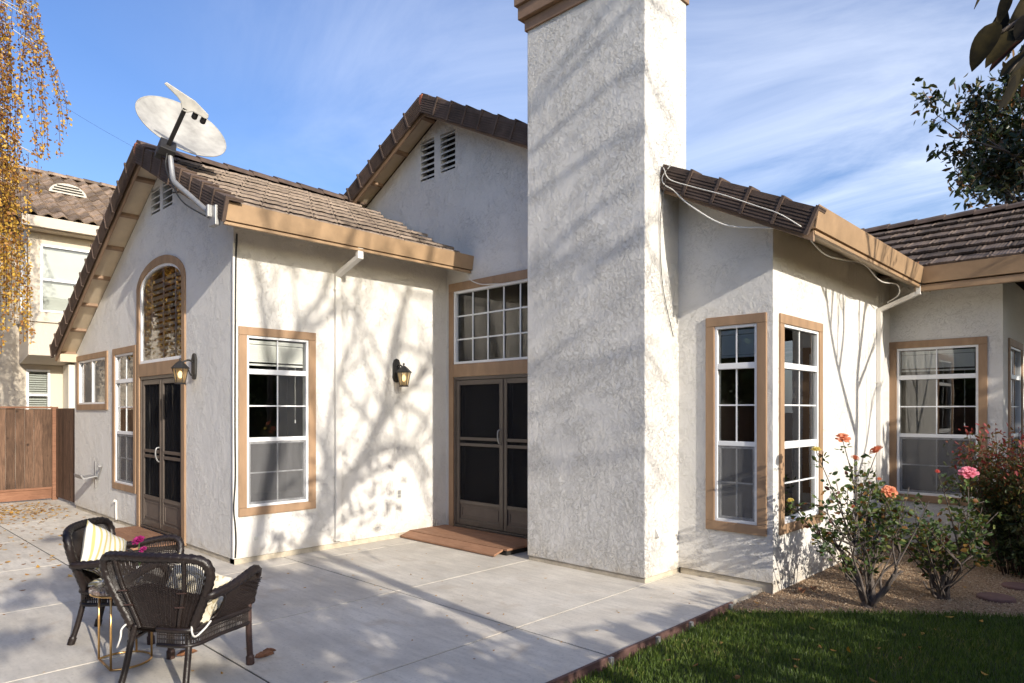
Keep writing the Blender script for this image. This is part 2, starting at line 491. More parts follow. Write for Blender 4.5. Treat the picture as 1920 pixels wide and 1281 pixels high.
M_LROSE = leaf_mat('rose_leaf', [(0, (0.04, 0.075, 0.025)), (0.5, (0.08, 0.13, 0.04)), (0.8, (0.18, 0.20, 0.055)), (0.9, (0.11, 0.03, 0.03)), (1, (0.30, 0.17, 0.04))], 0.3)
M_LNAN = leaf_mat('nandina_leaf', [(0, (0.03, 0.05, 0.018)), (0.45, (0.07, 0.08, 0.022)), (0.62, (0.16, 0.08, 0.025)), (0.8, (0.22, 0.03, 0.03)), (1, (0.36, 0.07, 0.07))], 0.3)
M_LHEDGE = leaf_mat('hedge_leaf', [(0, (0.025, 0.05, 0.016)), (1, (0.08, 0.13, 0.03))], 0.3)
M_LFALL = leaf_mat('fallen_leaf', [(0, (0.20, 0.09, 0.03)), (0.5, (0.50, 0.26, 0.05)), (1, (0.62, 0.38, 0.07))], 0.15)
M_GRASS = leaf_mat('grass_blade', [(0, (0.045, 0.07, 0.014)), (0.5, (0.085, 0.14, 0.024)), (0.85, (0.14, 0.195, 0.036)), (1, (0.32, 0.27, 0.11))], 0.25, 0.5)
M_BARK = pmat('bark', (0.12, 0.095, 0.075), 0.9, 0.35, 10, 0.7, 35, 0.01)
M_CANE = pmat('rose_cane', (0.105, 0.085, 0.072), 0.85, 0.4, 14, 0.7, 60, 0.006)
M_TWIG = pmat('twig', (0.075, 0.045, 0.035), 0.8, 0.3, 15)
M_BIRCHB = pmat('birch_bark', (0.45, 0.41, 0.36), 0.8, 0.4, 6, 0.4, 20)
M_SOIL = pmat('soil', (0.085, 0.06, 0.04), 0.95, 0.3, 8, 0.6, 40, 0.02)

def petal(name, c1, c2):
    m, t, b = new_mat(name)
    vec = coords(t)
    c = ramp(t, noise(t, vec, 28, 3), [(0.3, c1), (0.7, c2)])
    t.links.new(c, b.inputs['Base Color']); b.inputs['Roughness'].default_value = 0.6
    tl = N(t, 'ShaderNodeBsdfTranslucent'); t.links.new(c, tl.inputs[0])
    mx = N(t, 'ShaderNodeMixShader', {0: 0.3})
    t.links.new(b.outputs[0], mx.inputs[1]); t.links.new(tl.outputs[0], mx.inputs[2])
    t.links.new(mx.outputs[0], t.nodes['Material Output'].inputs[0])
    return m
M_PEACH = petal('petal_peach', (0.75, 0.25, 0.11), (0.85, 0.38, 0.22))
M_YEL = petal('petal_yellow', (0.80, 0.62, 0.10), (0.85, 0.74, 0.28))
M_PINK = petal('petal_pink', (0.80, 0.16, 0.24), (0.88, 0.42, 0.48))
M_RED = petal('petal_coral', (0.75, 0.10, 0.09), (0.8, 0.22, 0.15))
M_MAGE = petal('petal_magenta', (0.34, 0.01, 0.13), (0.45, 0.03, 0.20))

def gravel_mat():
    m, t, b = new_mat('gravel')
    at = N(t, 'ShaderNodeAttribute', attribute_name='rnd')
    c = ramp(t, at.outputs['Fac'], [(0, (0.20, 0.125, 0.075)), (0.4, (0.36, 0.25, 0.155)), (0.75, (0.47, 0.35, 0.23)), (1, (0.58, 0.48, 0.36))])
    t.links.new(c, b.inputs['Base Color']); b.inputs['Roughness'].default_value = 0.85
    return m
M_GRAV = gravel_mat()
M_GRAVB = pmat('gravel_bed', (0.30, 0.205, 0.125), 0.9, 0.45, 45, 0.9, 85, 0.012)

# ------------------------------------------------------------------ foliage helpers (many leaves, one mesh)
def leaf_mesh(name, P, D, Wd, mat, rnd, fold=0.15, parent=None, kind=None):
    """P base points, D leaf vectors, Wd half-width vectors (n x 3 arrays): folded four-sided leaves"""
    n = len(P)
    nrm = np.cross(D, Wd); nrm /= (np.linalg.norm(nrm, axis=1, keepdims=True) + 1e-9)
    lw = np.linalg.norm(Wd, axis=1, keepdims=True)
    up = nrm * lw * fold * 2
    V = np.empty((n, 6, 3))
    V[:, 0] = P
    V[:, 1] = P + D * 0.32 + Wd * 0.9 + up
    V[:, 2] = P + D * 0.70 + Wd * 0.75 + up
    V[:, 3] = P + D * 1.0
    V[:, 4] = P + D * 0.70 - Wd * 0.75 + up
    V[:, 5] = P + D * 0.32 - Wd * 0.9 + up
    base = (np.arange(n) * 6)[:, None]
    F = np.stack([base + np.array([0, 1, 2, 3]), base + np.array([0, 3, 4, 5])], 1).reshape(-1, 4)
    if parent is not None:
        V = V - np.array(ORG[parent.name])
    me = bpy.data.meshes.new(name)
    me.vertices.add(n * 6); me.vertices.foreach_set('co', V.reshape(-1).astype(np.float32))
    me.loops.add(len(F) * 4); me.loops.foreach_set('vertex_index', F.reshape(-1).astype(np.int32))
    me.polygons.add(len(F)); me.polygons.foreach_set('loop_start', (np.arange(len(F)) * 4).astype(np.int32))
    me.polygons.foreach_set('loop_total', np.full(len(F), 4, np.int32))
    a = me.attributes.new('rnd', 'FLOAT', 'FACE')
    a.data.foreach_set('value', np.repeat(rnd, 2).astype(np.float32))
    me.materials.append(mat); me.update(calc_edges=True); me.validate()
    o = link(name, me, parent)
    if kind: o['kind'] = kind
    return o

def rand_dirs(rs, n):
    v = rs.normal(size=(n, 3)); return v / np.linalg.norm(v, axis=1, keepdims=True)
def leaves_at(name, P, size, mat, rs, parent=None, aspect=0.5, droop=0.0, fold=0.15, rnd=None, kind=None, bias=None):
    n = len(P)
    D = rand_dirs(rs, n); D[:, 2] -= droop
    if bias is not None: D += bias
    D /= np.linalg.norm(D, axis=1, keepdims=True)
    q = np.cross(D, rand_dirs(rs, n)); q /= (np.linalg.norm(q, axis=1, keepdims=True) + 1e-9)
    L = size * rs.uniform(0.65, 1.25, (n, 1))
    return leaf_mesh(name, P, D * L, q * L * aspect * 0.5, mat, rs.uniform(0, 1, n) if rnd is None else rnd, fold, parent, kind)

def grow(rng, p, d, length, r, depth, out, tips, spread=0.6, kids=(2, 3), up=0.15, taper=0.62, wig=0.12, seg=5, min_r=0.004):
    """recursive limb: appends (polyline, radii) to out and twig points to tips"""
    pts = [Vector(p)]; rad = [r]; d = Vector(d).normalized()
    for k in range(seg):
        d = (d + Vector((rng.uniform(-wig, wig), rng.uniform(-wig, wig), rng.uniform(-wig, wig) + up * 0.2))).normalized()
        pts.append(pts[-1] + d * (length / seg)); rad.append(r * (1 - (1 - taper) * (k + 1) / seg))
    out.append((pts, rad))
    if depth <= 0:
        tips.extend(pts[1:]); return
    if depth <= 1: tips.extend(pts[2:])
    for k in range(rng.randint(*kids)):
        i = seg if k == 0 else rng.randint(max(1, seg // 2), seg)
        ax = Vector((rng.uniform(-1, 1), rng.uniform(-1, 1), rng.uniform(-0.4, 1)))
        nd = (d + ax.normalized() * spread * rng.uniform(0.6, 1.3) + Vector((0, 0, up))).normalized()
        grow(rng, pts[i], nd, length * rng.uniform(0.6, 0.85), max(min_r, rad[i] * rng.uniform(0.55, 0.8)), depth - 1, out, tips, spread, kids, up, taper, wig, seg, min_r)

def limbs(name, out, mat, parent, n=6):
    mb = MB()
    for pts, rad in out: mb.tube(pts, rad, n)
    return mb.build(name, mat, parent, smooth=True)

# ================================================================== THE SETTING
X0, Y0, Y1, XR, YF, XF = -7.19, 3.19, 6.18, -2.60, 9.87, -1.385

mb = MB(); mb.box(-600, 600, -600, 600, -0.30, -0.14)
tag(mb.build('ground', M_SOIL), kind='structure')

# patio: concrete slabs with tooled joints
patio = tag(empty('patio'), kind='structure')
xs = [-24.0, -17.3, -15.6, -13.9, -12.2, -10.5, -8.6, -6.83, -5.08, -3.56, -2.70]
ys = [-4.5, -2.9, -1.3, 0.30, 1.96, 3.76, 6.6]
g = 0.007
for i in range(len(xs) - 1):
    for j in range(len(ys) - 1):
        x0, x1, y0, y1 = xs[i] + g, xs[i + 1] - g, ys[j] + g, ys[j + 1] - g
        if x1 < -7.2 and y0 > 3.7: continue
        MB().box(x0, x1, y0, y1, -0.12, 0.0).build('slab', M_CONC, patio)
mb = MB(); mb.box(-24, -2.71, -4.5, 6.6, -0.13, -0.005); mb.build('joint_bed', M_DARK, patio)

# lawn: soil sheet plus blades
def edge_y(x):          # lawn / gravel border
    return 5.52 + 0.83 * (x + 2.55) + 0.05 * math.sin(3.1 * x)
lawn = MB()
px = np.linspace(-2.64, 3.2, 30)
for a, b in zip(px[:-1], px[1:]):
    lawn.face([(a, -4, -0.045), (b, -4, -0.045), (b, min(edge_y(b), 9.0), -0.045), (a, min(edge_y(a), 9.0), -0.045)])
M_LAWN = pmat('lawn_thatch', (0.045, 0.055, 0.018), 0.95, 0.4, 14, 0.5, 60, 0.01)
tag(lawn.build('lawn', M_LAWN), kind='structure')
rs = np.random.RandomState(4)
n = 130000
gx = rs.uniform(-2.64, 1.2, n * 2); gy = rs.uniform(1.6, 8.0, n * 2)
ey = 5.52 + 0.83 * (gx + 2.55) + 0.05 * np.sin(3.1 * gx)
keep = (gy < ey + rs.normal(0, 0.025, n * 2)) & (gx > -0.30 * gy - 2.2)
keep &= (rs.uniform(size=n * 2) < np.clip(1.5 - (gy - 2.5) * 0.11, 0.5, 1))
gx, gy = gx[keep][:n], gy[keep][:n]
P = np.stack([gx, gy, np.full(len(gx), -0.047)], 1)
L = rs.uniform(0.028, 0.062, (len(P), 1))
clump = np.sin(gx * 5.1 + 1.3 * np.sin(gy * 3.3)) * np.cos(gy * 4.3)
D = np.stack([rs.normal(0, .34, len(P)) + 0.12 * clump, rs.normal(0, .34, len(P)) - 0.1 * clump, np.ones(len(P))], 1); D /= np.linalg.norm(D, axis=1, keepdims=True)
Wv = np.cross(D, rand_dirs(rs, len(P))); Wv /= np.linalg.norm(Wv, axis=1, keepdims=True)
go = leaf_mesh('grass', P, D * L, Wv * 0.0028, M_GRASS, np.clip(rs.uniform(0, 1, len(P)) * 0.8 + 0.12 * clump + 0.1, 0, 1), 0.1)
tag(go, 'short green lawn grass in the shade beside the patio', 'grass', kind='stuff')

# gravel bed
gb = MB()
px = np.linspace(-2.69, 3.2, 40)
for a, b in zip(px[:-1], px[1:]):
    gb.face([(a, min(edge_y(a), 9.0) - 0.03, -0.035), (b, min(edge_y(b), 9.0) - 0.03, -0.035), (b, 14, -0.035), (a, 14, -0.035)])
tag(gb.build('gravel_bed', M_GRAVB), kind='structure')
rs = np.random.RandomState(8)
n = 34000
gx = rs.uniform(-2.72, 0.0, n); gy = rs.uniform(5.2, 10.2, n)
ok = (gy > 5.52 + 0.83 * (gx + 2.55) - 0.03 + rs.normal(0, .02, n)) & (gx < -0.05 * gy + 0.1)
ok &= ~((gx < XR) & (gy > Y1)) & ~((gx < XF) & (gy > YF))
gx, gy = gx[ok], gy[ok]; n = len(gx)
c = np.stack([gx, gy, -0.035 + rs.uniform(0, .008, n)], 1)
r = rs.uniform(0.004, 0.0095, (n, 1))
oct_ = np.array([[1, 0, 0], [0, 1, 0], [-1, 0, 0], [0, -1, 0], [0, 0, .75], [0, 0, -.6]])
V = c[:, None, :] + oct_[None] * r[:, :, None] * rs.uniform(0.6, 1.3, (n, 6, 1))
b6 = (np.arange(n) * 6)[:, None, None]
F = (b6 + np.array([[0, 1, 4], [1, 2, 4], [2, 3, 4], [3, 0, 4], [1, 0, 5], [2, 1, 5], [3, 2, 5], [0, 3, 5]])[None]).reshape(-1, 3)
me = bpy.data.meshes.new('gravel')
me.vertices.add(n * 6); me.vertices.foreach_set('co', V.reshape(-1).astype(np.float32))
me.loops.add(len(F) * 3); me.loops.foreach_set('vertex_index', F.reshape(-1).astype(np.int32))
me.polygons.add(len(F)); me.polygons.foreach_set('loop_start', (np.arange(len(F)) * 3).astype(np.int32)); me.polygons.foreach_set('loop_total', np.full(len(F), 3, np.int32))
a = me.attributes.new('rnd', 'FLOAT', 'FACE'); a.data.foreach_set('value', np.repeat(rs.uniform(0, 1, n), 8).astype(np.float32))
me.materials.append(M_GRAV); me.update(calc_edges=True)
tag(link('gravel', me), 'tan pea gravel under the rose bushes', 'gravel', kind='stuff')

# ================================================================== THE HOUSE
house = tag(empty('house', (-5, 6, 0)), 'white stucco single-storey house with tan trim, gabled tile roofs and a tall chimney', 'house')

class Fr:
    """a wall plane: u along the wall, n outward, z up"""
    def __init__(s, axis, c): s.axis, s.c = axis, c
    def p(s, u, n, z):
        return (u, s.c - n, z) if s.axis == 'y' else (s.c + n, u, z)
    def box(s, mb, u0, u1, n0, n1, z0, z1):
        a = s.p(u0, n0, z0); b = s.p(u1, n1, z1)
        lo = [min(a[k], b[k]) for k in range(3)]; hi = [max(a[k], b[k]) for k in range(3)]
        return mb.box(lo[0], hi[0], lo[1], hi[1], lo[2], hi[2])
FG, FB, FM, FRT, FF, FF2 = Fr('y', Y0), Fr('x', X0), Fr('y', Y1), Fr('x', XR), Fr('y', YF), Fr('x', XF)

def wall(F, u0, u1, z0, top, holes, mat, breaks=(), depth=0.13, name='stucco_wall'):
    """outer face with real openings and their reveals; top(u) gives the upper edge"""
    mb = MB()
    us = {u0, u1, *breaks}
    for h in holes: us |= {h[0], h[1]} | set(h[4] if len(h) > 4 else ())
    us = sorted(u for u in us if u0 - 1e-6 <= u <= u1 + 1e-6)
    def q(a, b, za0, zb0, za1, zb1):
        if max(za1 - za0, zb1 - zb0) < 1e-4: return
        pts = [F.p(a, 0, za0), F.p(b, 0, zb0), F.p(b, 0, zb1), F.p(a, 0, za1)]
        mb.face(pts if F.axis == 'y' else pts)
    for a, b in zip(us[:-1], us[1:]):
        m = (a + b) / 2
        hs = sorted([h for h in holes if h[0] < m < h[1]], key=lambda h: h[2])
        za = zb = z0
        for h in hs:
            q(a, b, za, zb, h[2], h[2])
            za, zb = (h[3](a), h[3](b)) if callable(h[3]) else (h[3], h[3])
            if callable(h[3]):
                mb.face([F.p(a, 0, za), F.p(b, 0, zb), F.p(b, -depth, zb), F.p(a, -depth, za)])
        q(a, b, za, zb, top(a), top(b))
    for h in holes:
        zt0 = h[3](h[0]) if callable(h[3]) else h[3]; zt1 = h[3](h[1]) if callable(h[3]) else h[3]
        mb.face([F.p(h[0], 0, h[2]), F.p(h[0], 0, zt0), F.p(h[0], -depth, zt0), F.p(h[0], -depth, h[2])])
        mb.face([F.p(h[1], 0, h[2]), F.p(h[1], 0, zt1), F.p(h[1], -depth, zt1), F.p(h[1], -depth, h[2])])
        mb.face([F.p(h[0], 0, h[2]), F.p(h[1], 0, h[2]), F.p(h[1], -depth, h[2]), F.p(h[0], -depth, h[2])])
        if not callable(h[3]):
            mb.face([F.p(h[0], 0, h[3]), F.p(h[1], 0, h[3]), F.p(h[1], -depth, h[3]), F.p(h[0], -depth, h[3])])
    return mb.build(name, mat, house)

ZW = 0.062   # stucco stops above the slab on a weep screed
TW = 0.09    # trim width
# roof surfaces (top of tiles)
LXR, LZR = -9.24, 4.95
def zl(x): return LZR - (0.479 * (x - LXR) if x > LXR else 0.545 * (LXR - x))
MXR, MZR = -7.33, 5.94
def zm(x): return MZR - 0.505 * abs(x - MXR)
AC, AHW, AZ = -9.345, 0.75, 3.27            # arch: centre, half width, springing
def arch_in(u): return AZ + 0.27 * math.sqrt(max(0, 1 - ((u - AC) / AHW) ** 2)) ** 1.0
def arch_out(u): return AZ + 0.37 * math.sqrt(max(0, 1 - ((u - AC) / (AHW + 0.10)) ** 2))
ab = [AC - AHW + 2 * AHW * (0.5 - 0.5 * math.cos(math.pi * k / 20)) for k in range(21)]
# openings = trim inner edge
h_small = (-13.07, -11.60, 1.76, 2.475)
h_tall = (-11.16, -10.33, 0.60, 2.475)
h_arch = (AC - AHW, AC + AHW, 2.29, arch_in, ab)
h_doorL = (AC - AHW, AC + AHW, 0.0, 2.11)
h_v = [(-9.685, -9.36, 4.235, 4.575), (-9.26, -8.935, 4.23, 4.575)]
wall(FG, -13.34, X0, ZW, lambda u: zl(u) - 0.15, [h_small, h_tall, h_arch, (h_doorL[0], h_doorL[1], ZW, 2.11)] + h_v, M_ST, (LXR,))
h_B = (3.33, 4.07, 0.60, 2.475)
wall(FB, Y0, Y1 + 0.02, ZW, lambda u: 3.74, [h_B], M_ST)
h_tr = (-7.03, -5.16, 2.29, 3.285)
h_doorM = (-7.03, -5.16, ZW, 2.11)
h_mv = [(-7.76, -7.45, 4.96, 5.535), (-7.315, -7.005, 4.98, 5.52)]
h_bay = (-3.175, -2.745, 0.58, 2.475)
wall(FM, -9.6, XR, ZW, lambda u: zm(u) - 0.16, [h_tr, h_doorM, h_bay] + h_mv, M_ST, (MXR,))
h_R = (6.40, 7.31, 0.58, 2.475)
wall(FRT, Y1, YF, ZW - 0.1, lambda u: 3.40, [h_R], M_ST)
h_F = (-2.515, -1.625, 0.58, 2.46)
wall(FF, XR, XF, ZW - 0.1, lambda u: 3.46, [h_F], M_ST)
h_F2 = (10.33, 11.25, 0.58, 2.46)
wall(FF2, YF, 15.0, ZW - 0.1, lambda u: 3.30, [h_F2], M_ST)

# foundation strip under the stucco, set back
mb = MB(); mb.box(-13.33, X0 - 0.014, Y0 + 0.014, Y0 + 0.12, -0.1, ZW - 0.008); mb.build('foundation', M_FND, house)
mb = MB(); mb.box(X0 - 0.12, X0 - 0.012, Y0 + 0.014, Y1, -0.1, ZW - 0.006); mb.build('foundation', M_FND, house)
mb = MB(); mb.box(-3.56, XR - 0.014, Y1 + 0.014, Y1 + 0.12, -0.1, ZW - 0.008); mb.build('foundation', M_FND, house)
mb = MB(); mb.box(X0, -5.1, Y1 + 0.02, Y1 + 0.12, -0.1, ZW - 0.008); mb.build('foundation', M_FND, house)
mb = MB(); mb.box(XR - 0.12, XR - 0.014, Y1 + 0.02, YF + 0.1, -0.14, -0.03); mb.build('foundation', M_FND, house)

# interior: plain dark rooms so that the panes have depth behind them
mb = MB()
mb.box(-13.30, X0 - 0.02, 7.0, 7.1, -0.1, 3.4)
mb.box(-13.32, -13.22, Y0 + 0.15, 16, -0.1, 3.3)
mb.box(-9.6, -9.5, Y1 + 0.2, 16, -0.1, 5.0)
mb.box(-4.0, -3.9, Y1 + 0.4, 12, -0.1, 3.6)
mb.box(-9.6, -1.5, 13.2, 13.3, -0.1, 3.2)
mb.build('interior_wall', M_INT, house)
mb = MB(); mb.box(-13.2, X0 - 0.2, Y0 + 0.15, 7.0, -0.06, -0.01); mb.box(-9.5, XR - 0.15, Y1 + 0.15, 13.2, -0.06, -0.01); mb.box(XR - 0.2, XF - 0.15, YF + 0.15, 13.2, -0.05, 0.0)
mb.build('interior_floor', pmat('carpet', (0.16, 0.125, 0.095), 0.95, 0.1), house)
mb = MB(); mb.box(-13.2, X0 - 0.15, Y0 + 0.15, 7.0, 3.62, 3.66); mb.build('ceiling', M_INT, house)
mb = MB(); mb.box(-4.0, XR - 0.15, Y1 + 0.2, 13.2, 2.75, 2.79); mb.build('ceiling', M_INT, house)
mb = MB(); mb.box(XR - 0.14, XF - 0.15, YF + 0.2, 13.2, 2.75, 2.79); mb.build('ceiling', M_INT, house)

# ---- chimney
chim = empty('chimney', parent=house)
cx0, cx1, cy0, cy1 = -5.105, -3.575, 5.565, 6.34
mb = MB(); mb.box(cx0, cx1, cy0, cy1, 0.045, 6.05); mb.build('stucco_shaft', M_STC, chim, bevel=0.012)
mb = MB(); mb.box(cx0 + 0.012, cx1 - 0.012, cy0 + 0.012, cy1, -0.1, 0.042); mb.build('foundation', M_FND, chim)
for o_, za, zb, nm in ((0.022, 5.862, 5.985, 'crown_board'), (0.075, 5.988, 6.135, 'crown_board'), (0.105, 6.138, 6.30, 'crown_board')):
    mb = MB(); mb.box(cx0 - o_, cx1 + o_, cy0 - o_, cy1 + o_, za, zb); mb.build(nm, M_CROWN, chim, bevel=0.006)

# ---- windows
def trim(w, F, u0, u1, z0, z1, out=0.022, sides=('l', 'r', 't', 'b'), w_=TW, m=None):
    m = m or M_TRIM
    if 't' in sides: mb = MB(); F.box(mb, u0, u1, -0.01, out, z1 - w_, z1); mb.build('trim_board', m, w, bevel=0.004)
    if 'b' in sides: mb = MB(); F.box(mb, u0, u1, -0.01, out, z0, z0 + w_); mb.build('trim_board', m, w, bevel=0.004)
    if 'l' in sides: mb = MB(); F.box(mb, u0, u0 + w_, -0.01, out - 0.001, z0 + w_ + 0.001, z1 - w_ - 0.001); mb.build('trim_board', m, w, bevel=0.004)
    if 'r' in sides: mb = MB(); F.box(mb, u1 - w_, u1, -0.01, out - 0.001, z0 + w_ + 0.001, z1 - w_ - 0.001); mb.build('trim_board', m, w, bevel=0.004)

def ring(mb, F, u0, u1, z0, z1, n0, n1, t):
    F.box(mb, u0, u1, n0, n1, z0, z0 + t); F.box(mb, u0, u1, n0, n1, z1 - t, z1)
    F.box(mb, u0, u0 + t, n0, n1, z0 + t, z1 - t); F.box(mb, u1 - t, u1, n0, n1, z0 + t, z1 - t)

def pane(w, F, u0, u1, z0, z1, n):
    mb = MB(); F.box(mb, u0, u1, n - 0.003, n, z0, z1); return mb.build('pane', M_GLASS, w)

def blind(w, F, u0, u1, ztop, zbot, n, drop=None):
    """raised slat blind: head rail, hanging slats and a bottom rail"""
    mb = MB(); F.box(mb, u0, u1, n - 0.05, n, ztop - 0.04, ztop)
    z = ztop - 0.06; k = 0
    while z > zbot + 0.02:
        q = [F.p(u0, n - 0.012, z + 0.0105), F.p(u1, n - 0.012, z + 0.0105), F.p(u1, n - 0.003, z - 0.0105), F.p(u0, n - 0.003, z - 0.0105)]
        mb.face(q); mb.face([(a, b, c + 0.003) for a, b, c in q])
        z -= 0.021; k += 1
    F.box(mb, u0, u1, n - 0.04, n - 0.005, zbot - 0.012, zbot + 0.008)
    if drop:
        a = F.p(u1 - 0.10, n + 0.004, zbot); b = F.p(u1 - 0.10, n + 0.004, drop)
        mb.tube([a, b], 0.002, 4); mb.tube([b, (b[0], b[1], b[2] - 0.04)], 0.007, 6)
    mb.build('blind', M_BLIND, w, kind='stuff')

def hung(F, u0, u1, z0, z1, cols=2, screen=True, bl=(2.19,), cord=None, rail1=(2.055, 2.112), meet=(1.315, 1.36), trim_on=True):
    """transom light over a single-hung sash: trim, frame, panes, muntins, screen, blind"""
    w = empty('window', parent=house)
    if trim_on: trim(w, F, u0 - TW, u1 + TW, z0 - TW, z1 + TW)
    d0, d1 = -0.075, 0.006
    mb = MB(); ring(mb, F, u0, u1, z0, z1, d0, d1, 0.028); mb.build('frame', M_VIN, w, bevel=0.003)
    mb = MB(); F.box(mb, u0 + .028, u1 - .028, d0, d1 - 0.002, *rail1); mb.build('rail', M_VIN, w, bevel=0.004)
    mb = MB(); F.box(mb, u0 + .028, u1 - .028, d0, d1 - 0.008, *meet); mb.build('rail', M_VIN, w, bevel=0.004)
    mb = MB(); ring(mb, F, u0 + .029, u1 - .029, z0 + .029, meet[0] - .001, -0.05, -0.010, 0.024); mb.build('sash', M_VIN, w, bevel=0.003)
    a, b = u0 + 0.028, u1 - 0.028
    pane(w, F, a, b, rail1[1], z1 - 0.028, -0.026)
    pane(w, F, a, b, meet[1], rail1[0], -0.026)
    pane(w, F, a + .024, b - .024, z0 + .053, meet[0] - .025, -0.028)
    mb = MB()
    def mun(zz0, zz1, e, hz=True):
        for k in range(1, cols):
            c = a + (b - a) * k / cols; F.box(mb, c - .007, c + .007, -0.024, -0.016, zz0, zz1)
        if hz:
            zc = (zz0 + zz1) / 2; F.box(mb, a + e, b - e, -0.0245, -0.0155, zc - .007, zc + .007)
    mun(rail1[1], z1 - .028, 0, False); mun(meet[1], rail1[0], 0); mun(z0 + .053, meet[0] - .025, .024)
    mb.build('muntin', M_VIN, w)
    if screen:
        mb = MB(); F.box(mb, a + .002, b - .002, -0.008, -0.006, z0 + .03, meet[0]); mb.build('insect_screen', M_SCR, w)
    if bl: blind(w, F, a + .02, b - .02, z1 - 0.045, bl[0], -0.036, cord)
    return w

hung(FB, *h_B, bl=(2.165,), cord=1.55)
hung(FG, *h_tall, bl=None)
hung(FM, *h_bay, cols=2, bl=(2.18,))
hung(FRT, *h_R, bl=(2.19,), screen=False)
hung(FF, *h_F, bl=(2.17,), cord=1.5)
hung(FF2, *h_F2, bl=(1.6,))
# small slider window
w = empty('window', parent=house)
trim(w, FG, -13.16, -11.51, 1.67, 2.565)
mb = MB(); ring(mb, FG, *h_small, -0.075, 0.006, 0.03); mb.build('frame', M_VIN, w, bevel=0.003)
um = (h_small[0] + h_small[1]) / 2
mb = MB(); FG.box(mb, um - .025, um + .025, -0.06, 0.002, h_small[2] + .03, h_small[3] - .03); mb.build('sash', M_VIN, w, bevel=0.003)
pane(w, FG, h_small[0] + .03, um - .025, h_small[2] + .03, h_small[3] - .03, -0.030)
pane(w, FG, um + .025, h_small[1] - .03, h_small[2] + .03, h_small[3] - .03, -0.018)

# arched window over the narrow double door, in one surround
aw = empty('window', parent=house)
def arc_band(mb, F, fo, fi, uo, ui, n0, n1, K=24):
    pts_o = [(AC + uo * math.cos(math.pi * (1 - k / K)), 0) for k in range(K + 1)]
    pts_i = [(AC + ui * math.cos(math.pi * (1 - k / K)), 0) for k in range(K + 1)]
    for k in range(K):
        o0, o1, i0, i1 = pts_o[k][0], pts_o[k + 1][0], pts_i[k][0], pts_i[k + 1][0]
        p = [(i0, fi(i0)), (i1, fi(i1)), (o1, fo(o1)), (o0, fo(o0))]
        mb.hexa([F.p(u, n0, z) for u, z in p] + [F.p(u, n1, z) for u, z in p])
mb = MB(); arc_band(mb, FG, arch_out, arch_in, AHW + .10, AHW, -0.01, 0.022); mb.build('arch_trim', M_TRIM, aw)
for s in (-1, 1):
    mb = MB(); e = AC + s * (AHW + .05); FG.box(mb, e - .05, e + .05, -0.01, 0.021, 0.03, AZ); mb.build('trim_board', M_TRIM, aw, bevel=0.004)
mb = MB(); FG.box(mb, AC - AHW, AC + AHW, -0.01, 0.020, 2.115, 2.288); mb.build('trim_board', M_TRIM, aw, bevel=0.004)
def arch_f(u): return AZ + 0.235 * math.sqrt(max(0, 1 - ((u - AC) / (AHW - 0.04)) ** 2))
mb = MB(); arc_band(mb, FG, arch_in, arch_f, AHW, AHW - .04, -0.075, 0.004)
FG.box(mb, AC - AHW, AC - AHW + .04, -0.075, 0.004, 2.29, AZ); FG.box(mb, AC + AHW - .04, AC + AHW, -0.075, 0.004, 2.29, AZ); FG.box(mb, AC - AHW + .04, AC + AHW - .04, -0.075, 0.004, 2.29, 2.33)
mb.build('frame', M_VIN, aw)
mb = MB(); K = 24; us = [AC - AHW + .04 + (2 * AHW - .08) * (0.5 - 0.5 * math.cos(math.pi * k / K)) for k in range(K + 1)]
for a, b in zip(us[:-1], us[1:]):
    mb.face([FG.p(a, -0.015, 2.33), FG.p(b, -0.015, 2.33), FG.p(b, -0.015, arch_f(b)), FG.p(a, -0.015, arch_f(a))])
mb.build('pane', M_GLASS, aw)
mb = MB()
for k in range(3):
    u = AC - 0.42 + 0.42 * k; FG.box(mb, u - .012, u + .012, -0.049, -0.035, 2.33, arch_f(u) - .01)
mb.build('shutter_stile', M_BLIND, aw)
mb = MB(); z = 2.40
while z < 3.45:
    hw = (AHW - .06) * (math.sqrt(max(0, 1 - ((z - AZ) / .235) ** 2)) if z > AZ else 1)
    q = [FG.p(AC - hw, -0.085, z - .014), FG.p(AC + hw, -0.085, z - .014), FG.p(AC + hw, -0.05, z + .010), FG.p(AC - hw, -0.05, z + .010)]
    mb.face(q); mb.face([(a, b, c + .006) for a, b, c in q]); z += 0.075
mb.build('blind', M_BLIND, aw, kind='stuff')

# transom window over the patio doors: 3 rows of small lights
tw = empty('window', parent=house)
trim(tw, FM, -7.12, -5.07, 2.115, 3.395, sides=('t',), w_=0.11)
for e in (-7.075, -5.115):
    mb = MB(); FM.box(mb, e - .045, e + .045, -0.01, 0.021, 0.03, 3.284); mb.build('trim_board', M_TRIM, tw, bevel=0.004)
mb = MB(); FM.box(mb, -7.03, -5.16, -0.01, 0.020, 2.115, 2.288); mb.build('trim_board', M_TRIM, tw, bevel=0.004)
mb = MB(); ring(mb, FM, *h_tr, -0.075, 0.005, 0.032); mb.build('frame', M_VIN, tw, bevel=0.003)
pane(tw, FM, h_tr[0] + .032, h_tr[1] - .032, h_tr[2] + .032, h_tr[3] - .032, -0.045)
for k in range(1, 6):
    u = -6.978 + 0.291 * k; mb = MB(); FM.box(mb, u - .009, u + .009, -0.041, -0.030, h_tr[2] + .032, h_tr[3] - .032); mb.build('muntin', M_VIN, tw)
for z in (2.626, 2.943):
    mb = MB(); FM.box(mb, h_tr[0] + .032, h_tr[1] - .032, -0.0415, -0.0295, z - .009, z + .009); mb.build('muntin', M_VIN, tw)
blind(tw, FM, h_tr[0] + .06, h_tr[1] - .06, 3.25, 3.12, -0.10)

